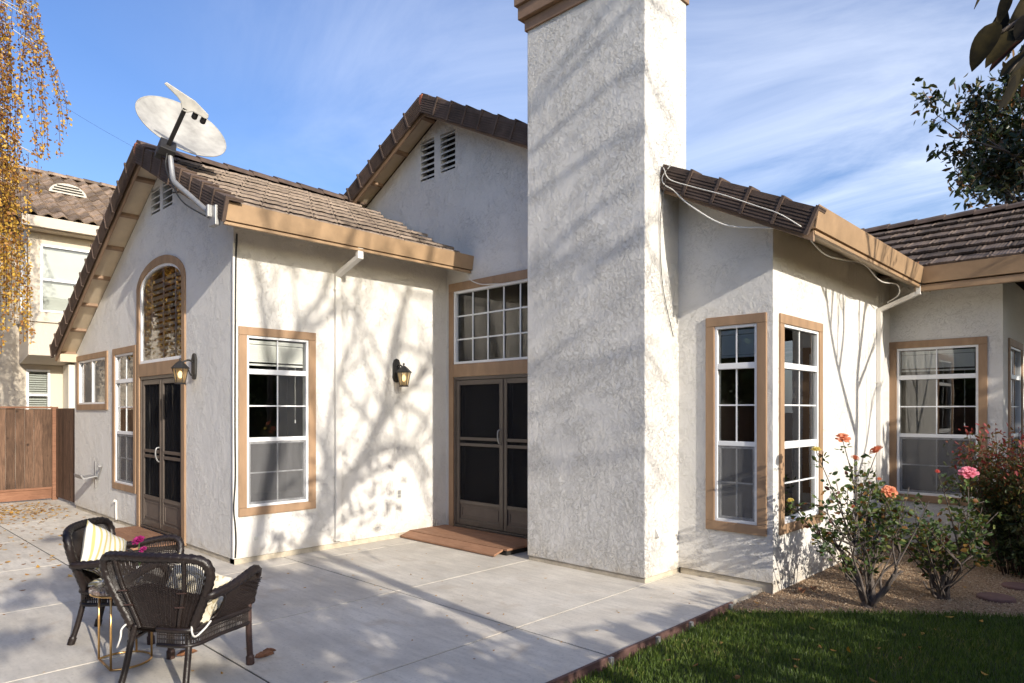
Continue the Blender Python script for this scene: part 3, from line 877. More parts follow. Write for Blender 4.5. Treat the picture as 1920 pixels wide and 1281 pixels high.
# ---- double screen doors
def double_door(F, u0, u1, z0, z1, rails, kick):
    d = empty('door', parent=house)
    mb = MB(); F.box(mb, u0, u0 + .035, -0.10, 0.004, z0, z1); F.box(mb, u1 - .035, u1, -0.10, 0.004, z0, z1); F.box(mb, u0 + .035, u1 - .035, -0.10, 0.004, z1 - .04, z1); F.box(mb, u0 + .035, u1 - .035, -0.10, 0.010, z0, z0 + .025)
    mb.build('frame', M_BRZ, d, bevel=0.003)
    um = (u0 + u1) / 2
    for s, (a, b) in enumerate(((u0 + .038, um - .003), (um + .003, u1 - .038))):
        za, zb = z0 + .03, z1 - .044; t = .065
        mb = MB(); F.box(mb, a, a + t, -0.045, -0.008, za, zb); F.box(mb, b - t, b, -0.045, -0.008, za, zb)
        F.box(mb, a + t, b - t, -0.045, -0.010, zb - t, zb); F.box(mb, a + t, b - t, -0.045, -0.010, za, za + .08)
        for r in rails: F.box(mb, a + t, b - t, -0.043, -0.011, r - .02, r + .02)
        F.box(mb, a + t, b - t, -0.043, -0.012, kick - .025, kick + .025)
        mb.build('leaf_frame', M_BRZ, d, bevel=0.004)
        mb = MB(); F.box(mb, a + t, b - t, -0.036, -0.026, za + .08, kick - .025); ring(mb, F, a + t + .03, b - t - .03, za + .11, kick - .055, -0.026, -0.018, .015)
        mb.build('kick_panel', M_BRZP, d)
        mb = MB(); F.box(mb, a + t, b - t, -0.030, -0.028, kick + .025, zb - t); mb.build('screen', M_SCRD, d)
        mb = MB(); F.box(mb, a + t, b - t, -0.12, -0.116, za + .08, zb - t); mb.build('pane', M_GLASS, d)
    hz = rails[0] + 0.03
    mb = MB(); pts = [F.p(um - .045, -0.008, hz + .10), F.p(um - .045, 0.035, hz + .085), F.p(um - .045, 0.042, hz), F.p(um - .045, 0.02, hz - .07), F.p(um - .045, -0.008, hz - .09)]
    mb.tube(catmull(pts, 5), .010, 8); mb.build('handle', M_GALV, d, smooth=True)
    mb = MB(); F.box(mb, um - .008, um + .008, -0.008, 0.002, z0 + .06, z1 - .06); mb.build('astragal', M_BRZ, d, bevel=0.002)
    return d
double_door(FG, AC - AHW, AC + AHW, 0.085, 2.112, (1.05, 1.12), 0.50)
double_door(FM, -7.03, -5.16, 0.085, 2.112, (1.28, 1.20), 0.42)

# ---- gable vents
def vent(F, h, n_):
    v = empty('gable_vent', parent=house)
    mb = MB(); F.box(mb, h[0], h[1], -0.14, -0.125, h[2], h[3]); mb.build('backing', M_DARK, v)
    st = (h[3] - h[2]) / n_
    for k in range(n_):
        z = h[2] + st * (k + 0.75)
        p = [F.p(h[0], -0.006, z - .030), F.p(h[1], -0.006, z - .030), F.p(h[1], -0.075, z + .022), F.p(h[0], -0.075, z + .022)]
        q = [(a, b, c + .016) for a, b, c in p]
        MB().hexa(p + q).build('slat', M_ST, v)
for h in h_v: vent(FG, h, 4)
for h in h_mv: vent(FM, h, 7)

# ---- roofs
def tile_mesh():
    w, l, t = 0.299, 0.40, 0.050
    mb = MB()
    prof = [(-w / 2, 0.0), (-w / 2 + .02, .012), (-w / 2 + .05, .004), (0, .010), (w / 2 - .05, .004), (w / 2 - .02, .012), (w / 2, 0.0)]
    n = len(prof)
    i = len(mb.v)
    for d_, lift in ((0.0, 0.0), (l, t)):
        for u, h in prof: mb.v.append((u, d_, h + lift))
    for u, h in prof: mb.v.append((u, l, h + t - 0.027))
    for k in range(n - 1):
        mb.f.append((i + k, i + k + 1, i + n + k + 1, i + n + k))
        mb.f.append((i + n + k, i + n + k + 1, i + 2 * n + k + 1, i + 2 * n + k))
    mb.f.append((i, i + n, i + 2 * n)); mb.f.append((i + n - 1, i + 3 * n - 1, i + 2 * n - 1))
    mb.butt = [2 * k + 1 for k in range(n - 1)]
    return mb
def frame_m(u, d):
    u = Vector(u).normalized(); d = Vector(d).normalized(); nn = u.cross(d)
    if nn.z < 0: u = -u; nn = -nn
    return Matrix((u, d, nn)).transposed()
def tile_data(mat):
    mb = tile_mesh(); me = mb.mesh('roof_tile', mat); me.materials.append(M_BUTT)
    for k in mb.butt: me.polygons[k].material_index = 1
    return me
M_BUTT = pmat('tile_lit_edge', (0.36, 0.29, 0.24), 0.9, 0.25, 20, 0.3, 60, rnd=0.2)  # paler butt faces: sunlit course edges put into the colour
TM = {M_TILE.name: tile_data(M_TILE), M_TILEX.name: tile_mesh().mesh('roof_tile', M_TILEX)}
rng = random.Random(3)
def tile_field(roof, P, u, d, rows, cols, mat, expo=0.335, keep=None):
    """P: top corner of the field, u along the eave, d down the slope"""
    Mx = frame_m(u, d); u = Vector(u).normalized(); d = Vector(d).normalized(); nn = Mx.col[2]
    org = ORG[roof.name]
    for r in range(rows):
        off = 0.15 if r % 2 else 0.0
        for c in range(cols):
            p = Vector(P) + u * (0.302 * (c + 0.5) + off) + d * (expo * r - 0.05) + nn * rng.uniform(-.002, .005)
            if keep and not keep(p): continue
            o = bpy.data.objects.new('roof_tile', TM[mat.name]); COL.objects.link(o); o.parent = roof
            M4 = Mx.to_4x4(); M4.translation = p - org
            M4 = M4 @ Matrix.Rotation(rng.uniform(-.008, .008), 4, 'Z') @ Matrix.Rotation(rng.uniform(-.006, .006), 4, 'Y')
            o.matrix_local = M4
def rake_mesh():
    """edge tile: ribbed side plate with a lip at its lower end, and a top leg over the roof"""
    mb = MB(); L = 0.36
    mb.box(0, 0.02, 0, L, -0.155, 0.055)          # side plate (x outwards 0..0.02)
    mb.box(-0.14, 0.02, 0, L, 0.055, 0.075)
    for k in range(7):
        z = -0.145 + 0.028 * k; mb.box(0.02, 0.029, 0.01, L - .03, z, z + .014)
    mb.box(0.02, 0.036, L - .028, L, -0.160, 0.07)
    mb.box(-0.14, 0.036, L - .028, L, 0.07, 0.088)
    return mb.mesh('rake_tile', M_TILER)
RM = rake_mesh()
def rake_tiles(roof, top, d, out, n, step=0.325, skip=None):
    d = Vector(d).normalized(); out = Vector(out).normalized(); nn = out.cross(d)
    flip = nn.z < 0
    if flip: nn = -nn
    Mx = Matrix((out, d, nn)).transposed().to_4x4()
    for k in range(n):
        p = Vector(top) + d * (step * k)
        if skip and skip(p): continue
        o = bpy.data.objects.new('rake_tile', RM); COL.objects.link(o); o.parent = roof
        M4 = Mx @ Matrix.Rotation(0.035, 4, 'X') @ Matrix.Rotation(rng.uniform(-.006, .006), 4, 'Z'); M4.translation = p - ORG[roof.name]
        o.matrix_local = M4

def slope_sheet(roof, p0, p1, p2, p3, th, mat, name='roof_deck'):
    mb = MB(); mb.hexa([Vector(p) - Vector((0, 0, th)) for p in (p0, p1, p2, p3)] + [p0, p1, p2, p3]); return mb.build(name, mat, roof)

# left wing roof
rf = empty('roof', parent=house)
dl = Vector((1, 0, -0.479)).normalized(); dll = Vector((-1, 0, -0.545)).normalized()
slope_sheet(rf, (LXR, 2.90, LZR - .045), (-6.68, 2.90, zl(-6.68) - .045), (-6.68, 6.16, zl(-6.68) - .045), (LXR, 6.16, LZR - .045), 0.03, M_DARK)
slope_sheet(rf, (-13.36, 2.90, zl(-13.36) - .045), (LXR, 2.90, LZR - .045), (LXR, 13, LZR - .045), (-13.36, 13, zl(-13.36) - .045), 0.03, M_TILER)
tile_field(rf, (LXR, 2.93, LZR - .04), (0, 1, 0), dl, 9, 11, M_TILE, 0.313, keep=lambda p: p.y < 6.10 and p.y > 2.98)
rake_tiles(rf, (LXR + .02, 2.875, LZR - .05), dl, (0, -1, 0), 9, 0.318)
rake_tiles(rf, (LXR - .02, 2.875, LZR - .05), dll, (0, -1, 0), 14, 0.332)
mb = MB()
for k in range(10):
    y = 2.88 + .36 * k
    mb = MB(); poly = [(-.15, -.060), (-.13, -.01), (0, .055), (.13, -.01), (.15, -.060), (.11, -.045), (0, .02), (-.11, -.045)]
    mb.prism(poly, lambda p, t: (LXR + p[0], t, LZR + .01 + p[1] + (.018 if t < y + .1 else 0)), y, y + .37); mb.build('ridge_tile', M_TILER, rf)
mb = MB(); mb.obox((LXR, 2.868, LZR - .045), .07, .03, .16); mb.build('ridge_end', M_TERRA, rf, bevel=.01)
# main roof
mr = empty('roof', parent=house)
dm = Vector((1, 0, -0.505)).normalized(); dml = Vector((-1, 0, -0.505)).normalized()
slope_sheet(mr, (MXR, 5.88, MZR - .045), (-2.12, 5.88, zm(-2.12) - .045), (-2.12, 13, zm(-2.12) - .045), (MXR, 13, MZR - .045), 0.03, M_TILER)
slope_sheet(mr, (-10.4, 5.88, zm(-10.4) - .045), (MXR, 5.88, MZR - .045), (MXR, 13, MZR - .045), (-10.4, 13, zm(-10.4) - .045), 0.03, M_TILER)
rake_tiles(mr, (MXR + .02, 5.855, MZR - .05), dm, (0, -1, 0), 18, 0.322, skip=lambda p: -5.10 < p.x < -3.86)
rake_tiles(mr, (MXR - .02, 5.855, MZR - .05), dml, (0, -1, 0), 8, 0.322)
for k in range(6):
    y = 5.86 + .36 * k
    mb = MB(); poly = [(-.15, -.060), (-.13, -.01), (0, .055), (.13, -.01), (.15, -.060), (.11, -.045), (0, .02), (-.11, -.045)]
    mb.prism(poly, lambda p, t: (MXR + p[0], t, MZR + .01 + p[1]), y, y + .355); mb.build('ridge_tile', M_TILER, mr)
mb = MB(); mb.obox((MXR, 5.848, MZR - .045), .07, .03, .16); mb.build('ridge_end', M_TERRA, mr, bevel=.01)
# right wing roof (slope towards the camera)
rr = empty('roof', parent=house)
YG, ZG = 9.25, 3.37
df = Vector((0, -1, -0.5)).normalized()
YRD, ZRD = 11.30, ZG + .5 * (11.30 - YG)
slope_sheet(rr, (-5.5, YG + .03, ZG - .045), (3.0, YG + .03, ZG - .045), (3.0, YRD, ZRD - .045), (-5.5, YRD, ZRD - .045), 0.03, M_TILER)
slope_sheet(rr, (-5.5, YRD, ZRD - .045), (3.0, YRD, ZRD - .045), (3.0, YRD + 2.5, ZRD - 1.3), (-5.5, YRD + 2.5, ZRD - 1.3), 0.03, M_TILER)
tile_field(rr, (-4.45, YRD, ZRD - .04), (1, 0, 0), df, 7, 18, M_TILEX, 0.318, keep=lambda p: p.x > -2.05 - 1.0 * (p.y - YG) and p.x < 0.9)
for k in range(13):
    x = -3.7 + .36 * k
    mb = MB(); poly = [(-.13, -.05), (-.11, -.005), (0, .045), (.11, -.005), (.13, -.05), (.09, -.04), (0, .02), (-.09, -.04)]
    mb.prism(poly, lambda p, t: (t, YRD + p[0], ZRD + .01 + p[1] + (.018 if t > x + .1 else 0)), x, x + .37); mb.build('ridge_tile', M_TILER, rr)

# ---- rake boards, soffits, lookouts
def rake_board(xa, xb, zf, y, th=0.03, hgt=0.185, drop=0.05, mat=None, name='rake_board'):
    mb = MB(); za, zb = zf(xa) - drop, zf(xb) - drop
    mb.hexa([(xa, y, za - hgt), (xb, y, zb - hgt), (xb, y + th, zb - hgt), (xa, y + th, za - hgt), (xa, y, za), (xb, y, zb), (xb, y + th, zb), (xa, y + th, za)])
    return mb.build(name, mat or M_RAKE, house, bevel=0.004)
rake_board(LXR + .001, -6.70, zl, 2.905)
rake_board(-13.34, LXR - .001, zl, 2.905)
rake_board(MXR + .001, -2.13, zm, 5.885)
rake_board(-9.6, MXR - .001, zm, 5.885)
def soffit(xa, xb, zf, y0, y1, drop):
    mb = MB(); za, zb = zf(xa) - drop, zf(xb) - drop
    mb.hexa([(xa, y0, za - .015), (xb, y0, zb - .015), (xb, y1, zb - .015), (xa, y1, za - .015), (xa, y0, za), (xb, y0, zb), (xb, y1, zb), (xa, y1, za)])
    mb.build('soffit', M_SOF, house)
soffit(LXR, -6.72, zl, 2.936, Y0 + .01, .10); soffit(-13.34, LXR, zl, 2.936, Y0 + .01, .10)
soffit(MXR, -2.15, zm, 5.916, Y1 + .01, .10); soffit(-9.6, MXR, zm, 5.916, Y1 + .01, .10)
def lookouts(xa, zf, dx, n_, y0, y1, sl):
    for k in range(n_):
        x = xa + dx * k; z = zf(x) - .116; e = .02
        mb = MB(); mb.hexa([(x - e, y0, zf(x - e) - .155), (x + e, y0, zf(x + e) - .155), (x + e, y1, zf(x + e) - .155), (x - e, y1, zf(x - e) - .155),
                            (x - e, y0, zf(x - e) - .116), (x + e, y0, zf(x + e) - .116), (x + e, y1, zf(x + e) - .116), (x - e, y1, zf(x - e) - .116)])
        mb.build('lookout', M_RAKE, house)
lookouts(-9.55, zl, -0.62, 7, 2.937, Y0 - .001, 0)
lookouts(-7.45, zm, -0.62, 4, 5.917, Y1 - .001, 0)
mb = MB(); mb.box(-13.36, -13.16, 2.94, 3.185, 2.47, 2.60); mb.build('soffit', M_SOF, house)

# ---- gutters (sloped-face fascia gutters), fascia and eave soffits
def gutter_y(x_top, z_top, x_bot, z_bot, y0, y1):
    mb = MB(); poly = [(x_top, z_top), (x_bot, z_bot), (x_bot - .09, z_bot), (x_bot - .09, z_top - .02), (x_bot - .08, z_top - .02), (x_bot - .08, z_bot + .01), (x_bot - .008, z_bot + .01), (x_top - .010, z_top)]
    mb.prism(poly, lambda p, t: (p[0], t, p[1]), y0, y1)
    mb.box(x_bot - .08, x_bot - .005, y0 + .002, y0 + .008, z_bot + .005, z_top - .01)
    return mb.build('gutter', M_GUT, house)
gutter_y(-6.625, 3.712, -6.655, 3.532, 2.865, Y1 - .004)
gutter_y(-2.07, 3.372, -2.100, 3.182, 5.855, 9.245)
mb = MB(); poly = [(YG, 3.372), (YG + .03, 3.182), (YG + .12, 3.182), (YG + .12, 3.35), (YG + .11, 3.35), (YG + .11, 3.19), (YG + .038, 3.19), (YG + .01, 3.372)]
mb.prism(poly, lambda p, t: (t, p[0], p[1]), -2.098, -0.60); mb.build('gutter', M_GUT, house)
def eave_soffit_x(xa, za, xb, zb, y0, y1):
    mb = MB(); mb.hexa([(xa, y0, za), (xb, y0, zb), (xb, y1, zb), (xa, y1, za), (xa, y0, za + .018), (xb, y0, zb + .018), (xb, y1, zb + .018), (xa, y1, za + .018)]); mb.build('soffit', M_SOF, house)
eave_soffit_x(X0 + .002, 3.735, -6.69, 3.505, 2.94, Y1 - .01)
mb = MB(); mb.box(-6.705, -6.672, 2.87, Y1 - .01, 3.492, 3.522); mb.build('fascia', M_GUT, house, bevel=.004)
eave_soffit_x(XR + .002, 3.39, -2.13, 3.150, 5.93, YF - .01)
mb = MB(); mb.hexa([(-2.12, YG + .08, 3.145), (-.6, YG + .08, 3.145), (-.6, YF - .002, 3.45), (-2.12, YF - .002, 3.45), (-2.12, YG + .08, 3.163), (-.6, YG + .08, 3.163), (-.6, YF - .002, 3.468), (-2.12, YF - .002, 3.468)]); mb.build('soffit', M_SOF, house)
mb = MB(); mb.box(-2.150, -2.118, 5.89, 9.30, 3.138, 3.172); mb.build('fascia', M_GUT, house, bevel=.004)
mb = MB(); mb.box(-2.18, -.6, YG + .05, YG + .12, 3.090, 3.165); mb.build('fascia', M_GUT, house, bevel=.004)

# ---- downspouts
def downspout(pts, w_=.068, d_=.05, strap_z=()):
    dsp = empty('downspout', parent=house)
    mb = MB(); mb.tube(pts, w_ / 2 * 1.2, 4); mb.build('pipe', M_SOFW, dsp)
    return dsp
M_SOFW = pmat('downspout_paint', (0.74, 0.71, 0.66), 0.5, 0.04)
def ds_box(y, xw, x_g, z_g, z_e, z_b, strap):
    d_ = empty('downspout', parent=house)
    mb = MB(); mb.box(xw + .004, xw + .052, y - .036, y + .036, z_b, z_e); mb.build('pipe', M_SOFW, d_, bevel=.004)
    a, b = Vector((xw + .028, y, z_e + .012)), Vector((x_g, y, z_g - .10))
    dd = (b - a); L = dd.length; dd.normalize(); side = Vector((0, 1, 0)); up = dd.cross(side)
    M3 = Matrix((dd, side, up)).transposed()
    mb = MB(); mb.obox((a + b) / 2, L + .04, .070, .050, M3); mb.build('elbow', M_SOFW, d_, bevel=.004)
    mb = MB(); mb.box(x_g - .026, x_g + .026, y - .037, y + .037, z_g - .125, z_g); mb.build('outlet', M_SOFW, d_, bevel=.004)
    for z in strap:
        mb = MB(); mb.box(xw + .002, xw + .056, y - .046, y + .046, z, z + .02); mb.build('strap', M_SOFW, d_)
ds_box(4.445, X0, -6.70, 3.53, 3.27, 0.09, (0.10, 0.86, 3.10))
ds_box(9.33, XR, -2.14, 3.18, 2.90, 0.02, (2.0, 0.4))

# ---- step decks in front of the doors: composite boards
def deck(boards, label):
    d_ = tag(empty('step_deck', (boards[0][0], boards[0][2], 0)), label, 'step')
    for (x0, x1, y0, y1, za, zb) in boards:
        mb = MB(); mb.hexa([(x0, y0, za - .024), (x1, y0, za - .024), (x1, y1, zb - .024), (x0, y1, zb - .024), (x0, y0, za), (x1, y0, za), (x1, y1, zb), (x0, y1, zb)])
        mb.build('board', M_DECK, d_, bevel=.004)
    mb = MB(); bx = boards[-1]; mb.box(bx[0] + .03, bx[1] - .03, boards[1][2] + .02, bx[3] - .01, 0.001, .055); mb.build('joist', M_DARK, d_)
    return d_
X_, W_ = -7.182, 1.74
deck([(X_, X_ + W_, 5.385, 5.525, .032, .075)] + [(X_, X_ + W_ + .06, 5.531 + .145 * k, 5.531 + .145 * k + .14, .082, .082) for k in range(4)] + [(X_, X_ + W_ + .06, 6.111, 6.156, .082, .082)], 'low brown composite step deck in front of the glazed patio doors')
deck([(-10.14, -8.50, 2.27 + .145 * k, 2.27 + .145 * k + .14, .082, .082) for k in range(6)] + [(-10.14, -8.50, 3.14, 3.165, .082, .082)], 'brown step deck below the arched window doors, behind the chairs')

# small fittings on the walls
def plate(F, u, z, w_, h_, name, mat, label, cat, face=True):
    p = F.p(u, 0, z); t_ = tag(empty(name, p), label, cat)
    mb = MB(); F.box(mb, u - w_ / 2, u + w_ / 2, -.002, .014, z - h_ / 2, z + h_ / 2); mb.build('cover', mat, t_, bevel=.004)
    if face:
        mb = MB(); F.box(mb, u - w_ * .28, u + w_ * .28, .014, .020, z - h_ * .06, z + h_ * .34); F.box(mb, u - w_ * .28, u + w_ * .28, .014, .020, z - h_ * .36, z - h_ * .12); mb.build('flap', M_GALV, t_)
    return t_
plate(FB, 5.361, .575, .085, .13, 'outlet_box', M_PLATE, 'grey weatherproof outlet cover low on the sunlit white wall', 'outlet')
plate(FB, 3.44, .255, .04, .04, 'wall_plug', M_PLATE, 'tiny round plug low on the white wall near the corner', 'plug', False)
mb = MB(); F_ = Fr('x', cx1); mb.prism([(0, .52), (0, .42), (.05, .425)], lambda p, t: F_.p(t, p[0], p[1]), 5.735, 5.80)
tag(mb.build('vent_hood', M_SOFW), 'small white vent hood low on the sunlit chimney side', 'vent')

# ================================================================== THINGS
rng = random.Random(11)

# ---- wall lanterns
def lantern(F, u, z, label):
    """six-sided tapered coach lantern on a back plate; u is the plate, the lamp stands 0.17 m off the wall"""
    base = F.p(u, 0, z)
    t_ = tag(empty('wall_lantern', base), label, 'lamp', 'coach lanterns beside the doors')
    mb = MB(); prof = [(0.0, -.16), (.035, -.15), (.055, -.10), (.055, .08), (.035, .135), (0.0, .15)]
    poly = [(-a, b) for a, b in prof] + [(a, b) for a, b in reversed(prof)][1:-1]
    mb.prism(poly, lambda p, t: F.p(u + p[0], t, z + .05 + p[1]), 0.0, 0.028); mb.build('back_plate', M_BLK, t_, bevel=.006)
    c = F.p(u, .17, z)
    mb = MB(); mb.tube(catmull([F.p(u, .02, z + .09), F.p(u, .07, z + .115), F.p(u, .12, z + .10), F.p(u, .16, z + .075)], 5), .011, 8)
    mb.tube(catmull([F.p(u, .02, z - .05), F.p(u, .05, z - .06), F.p(u, .07, z - .02), F.p(u, .09, z + .02)], 4), .008, 6)
    mb.build('arm', M_BLK, t_, smooth=True)
    mb = MB(); mb.lathe([(.098, .0), (.102, .008), (.085, .022), (.055, .055), (.034, .075), (.018, .085)], (c[0], c[1], c[2] + .012), 6); mb.build('hood', M_BLK, t_)
    mb = MB(); mb.lathe([(.012, .0), (.008, .012), (.014, .024), (.009, .036), (.002, .044)], (c[0], c[1], c[2] + .095), 8); mb.build('finial', M_BLK, t_, smooth=True)
    mb = MB()
    for k in range(6):
        a = 2 * math.pi * k / 6
        mb.tube([(c[0] + .085 * math.cos(a), c[1] + .085 * math.sin(a), c[2] + .012), (c[0] + .052 * math.cos(a), c[1] + .052 * math.sin(a), c[2] - .155)], .005, 5)
    mb.build('cage_bar', M_BLK, t_)
    mb = MB(); mb.lathe([(.058, .0), (.062, .008), (.055, .016)], (c[0], c[1], c[2] - .168), 6); mb.build('base', M_BLK, t_)
    for k in range(6):
        a, b = 2 * math.pi * k / 6, 2 * math.pi * (k + 1) / 6
        mb = MB(); mb.face([(c[0] + r_ * math.cos(q), c[1] + r_ * math.sin(q), zz) for r_, q, zz in ((.049, a, c[2] - .152), (.049, b, c[2] - .152), (.081, b, c[2] + .010), (.081, a, c[2] + .010))])
        mb.build('pane', M_LGL, t_)
    mb = MB(); mb.lathe([(.010, -.15), (.011, -.10)], c, 8); mb.build('socket', M_BLK, t_)
    mb = MB(); mb.lathe([(.008, -.10), (.019, -.085), (.027, -.062), (.024, -.04), (.011, -.02), (.002, -.012)], c, 10); mb.build('bulb', M_BULB, t_, smooth=True)
    return t_
lantern(FG, -8.215, 2.13, 'lit black lantern beside the arched window doors')
lantern(FB, 5.32, 2.13, 'black lantern on the sunlit white wall beside the patio doors')

# ---- satellite dish on the front rake of the left wing
dish = tag(empty('satellite_dish', (-6.86, 2.86, 3.59)), 'grey satellite dish on a bent pole at the gable edge of the left roof', 'satellite dish')
foot = Vector((-6.87, 2.84, 3.60)); elbow = Vector((-7.66, 2.74, 4.12)); head = Vector((-7.74, 2.74, 4.43))
mb = MB(); mb.tube(catmull([foot, foot.lerp(elbow, .5), elbow + Vector((.10, 0, -.06)), elbow + Vector((0, 0, .03)), head], 6), .028, 10); mb.build('mast', M_GALV, dish, smooth=True)
mb = MB(); mb.obox(foot + Vector((.01, .01, .0)), .16, .05, .20); mb.obox(foot + Vector((-.02, -.03, .05)), .05, .05, .12); mb.build('foot_bracket', M_GALV, dish, bevel=.006)
# the reflector looks up to the south: its normal, long and short axes, and centre
dn, mj, mn, dc = Vector((0.7937, 0.0423, 0.6068)), Vector((-0.2055, -0.9203, 0.3329)), Vector((-0.5725, 0.3889, 0.7218)), Vector((-8.0802, 2.9884, 4.8776))
e1, vv = Vector((0.4320, 0.2199, 0.8746)), Vector((0.8781, -0.3235, -0.3524))       # axes of the feed bar
mb = MB(); K, Q = 40, 8; i0 = 0
def dp(rho, a, back=0.0):
    return dc + mj * (.485 * rho * math.cos(a)) + mn * (.485 * rho * math.sin(a)) + dn * (.075 * rho * rho - .05 - back)
for sgn, bk in ((1, 0.0), (-1, .006)):
    i = len(mb.v)
    for q in range(Q + 1):
        for k in range(K): mb.v.append(tuple(dp(max(q / Q, .001), 2 * math.pi * k / K, bk)))
    for q in range(Q):
        for k in range(K):
            f = (i + q * K + k, i + q * K + (k + 1) % K, i + (q + 1) * K + (k + 1) % K, i + (q + 1) * K + k)
            mb.f.append(f if sgn > 0 else f[::-1])
o = mb.build('reflector', M_DISH, dish, smooth=True)
mb = MB(); mb.tube([dp(1.0, 2 * math.pi * k / 48, .003) for k in range(48)], .008, 6, closed=True); mb.build('rim', M_DISH, dish, smooth=True)
bt = head + Vector((.0, -.03, .05))
lnb = Vector((-7.2784, 2.7182, 4.7520))
a_ = bt; M3 = None
dd = (lnb - a_).normalized(); sd = dd.cross(dn).normalized(); up3 = sd.cross(dd)
M3 = Matrix((sd, dd, up3)).transposed()
mb = MB(); mb.obox((a_ + lnb) / 2, .042, (lnb - a_).length + .04, .030, M3); mb.build('feed_arm', M_BLK, dish, bevel=.004)
mb = MB(); mb.obox(bt, .16, .10, .16, M3); mb.obox(bt + sd * .05 + dn * -.06, .07, .16, .10, M3); mb.build('mount_bracket', M_BLK, dish, bevel=.008)
# feed bar: a flat T of three arms
ax, ay = Vector((0.2055, 0.9203, -0.3329)), e1
def fp(a, b, n_): return lnb + ax * a + ay * b + vv * n_
poly = [(-.02, -.015), (.03, -.015), (.075, .022), (.20, .018), (.225, .035), (.215, .07), (.06, .125), (-.06, .135), (-.235, .15), (-.25, .125), (-.10, .075), (-.06, .05)]
mb = MB(); mb.prism(poly, lambda p, t: fp(p[0], p[1] * 1.05, t), -.022, .018); mb.build('feed_bar', M_DISH, dish, bevel=.008)
for q in (.105, .19):
    Mq = dn.to_track_quat('Z', 'Y').to_matrix()
    mb = MB(); mb.lathe([(.020, .02), (.028, .0), (.030, -.05), (.022, -.06)], fp(q, .02, -.03), 10, M=Mq); mb.build('feed_horn', M_BLK, dish, smooth=True)
# its black cable looping off the mast to the vent
cb = MB(); cb.tube(catmull([head + Vector((.03, -.04, 0)), head + Vector((.05, -.06, -.18)), elbow + Vector((.16, -.06, -.10)), elbow + Vector((.40, -.04, -.33)), foot + Vector((-.12, -.02, .02)), foot + Vector((-.5, .2, .12)), (-7.86, 3.10, 4.02), (-8.35, 3.17, 4.25), (-8.88, 3.17, 4.36)], 8), .008, 6)
tag(cb.build('dish_cable', M_CABLEK, smooth=True), 'black cable looping from the satellite dish pole to the gable vent', 'cable')

# ---- other cables
def cable(name, pts, r_, mat, label):
    mb = MB(); mb.tube(catmull(pts, 8), r_, 6)
    return tag(mb.build(name, mat, smooth=True), label, 'cable')
cable('corner_cable', [(-7.165, 3.215, 3.55), (-7.17, 3.205, 3.2), (-7.172, 3.20, 2.4), (-7.174, 3.198, 1.5), (-7.17, 3.20, .95), (-7.176, 3.185, .62), (-7.172, 3.20, .42), (-7.165, 3.205, .25), (-7.172, 3.20, .08)], .009, M_CABLEK, 'black cable down the corner of the left wing')
mb = MB(); mb.box(X0 - .006, X0 + .012, Y0 - .012, Y0 + .018, .07, 3.45)
tag(mb.build('corner_conduit', M_SOFW), 'thin white conduit along the corner of the left wing', 'conduit')
cable('loop_cable', [(-3.45, 5.835, 4.05), (-3.545, 5.83, 3.95), (-3.53, 5.83, 3.87), (-3.42, 5.83, 3.78), (-3.28, 5.835, 3.63), (-3.0, 5.84, 3.41), (-2.80, 5.86, 3.32), (-2.53, 5.89, 3.27), (-2.30, 5.95, 3.22)], .007, M_CABLE, 'white cable drooping from the chimney along the right gable edge')
cable('tile_cable', [(-3.52, 5.80, 4.02), (-3.45, 5.80, 3.89), (-3.2, 5.80, 3.76), (-2.9, 5.80, 3.62), (-2.6, 5.80, 3.46), (-2.38, 5.79, 3.34), (-2.2, 5.80, 3.20)], .0045, M_CABLE, 'thin white cable along the right gable edge tiles')
cable('eave_cable', [(-2.24, 5.95, 3.20), (-2.26, 6.5, 3.10), (-2.25, 7.0, 3.12), (-2.24, 7.6, 3.17), (-2.25, 8.2, 3.08), (-2.24, 8.8, 3.12), (-2.30, 9.1, 3.05), (-2.45, 9.2, 2.98)], .0065, M_CABLE, 'white cable sagging under the right gutter')
cable('transom_cable', [(-6.72, 6.13, 3.50), (-6.66, 6.13, 3.40), (-6.45, 6.135, 3.31), (-6.2, 6.135, 3.28), (-5.95, 6.135, 3.26), (-5.6, 6.135, 3.27), (-5.3, 6.135, 3.36), (-5.12, 6.135, 3.42)], .007, M_CABLE, 'white cable sagging over the window above the patio doors')
cable('thin_wire', [(-3.5, 5.82, 3.95), (-3.555, 5.80, 3.5), (-3.56, 5.85, 2.9), (-3.56, 6.05, 2.4)], .004, M_CABLEK, 'thin dark wire hanging down the sunlit chimney side')
cable('power_line', [(-26, 3.0, 13.0), (-23.52, 5.15, 10.76), (-21.88, 6.72, 9.42), (-20.5, 8.2, 8.4)], .003, M_CABLEK, 'thin overhead wire crossing the sky above the left roof')

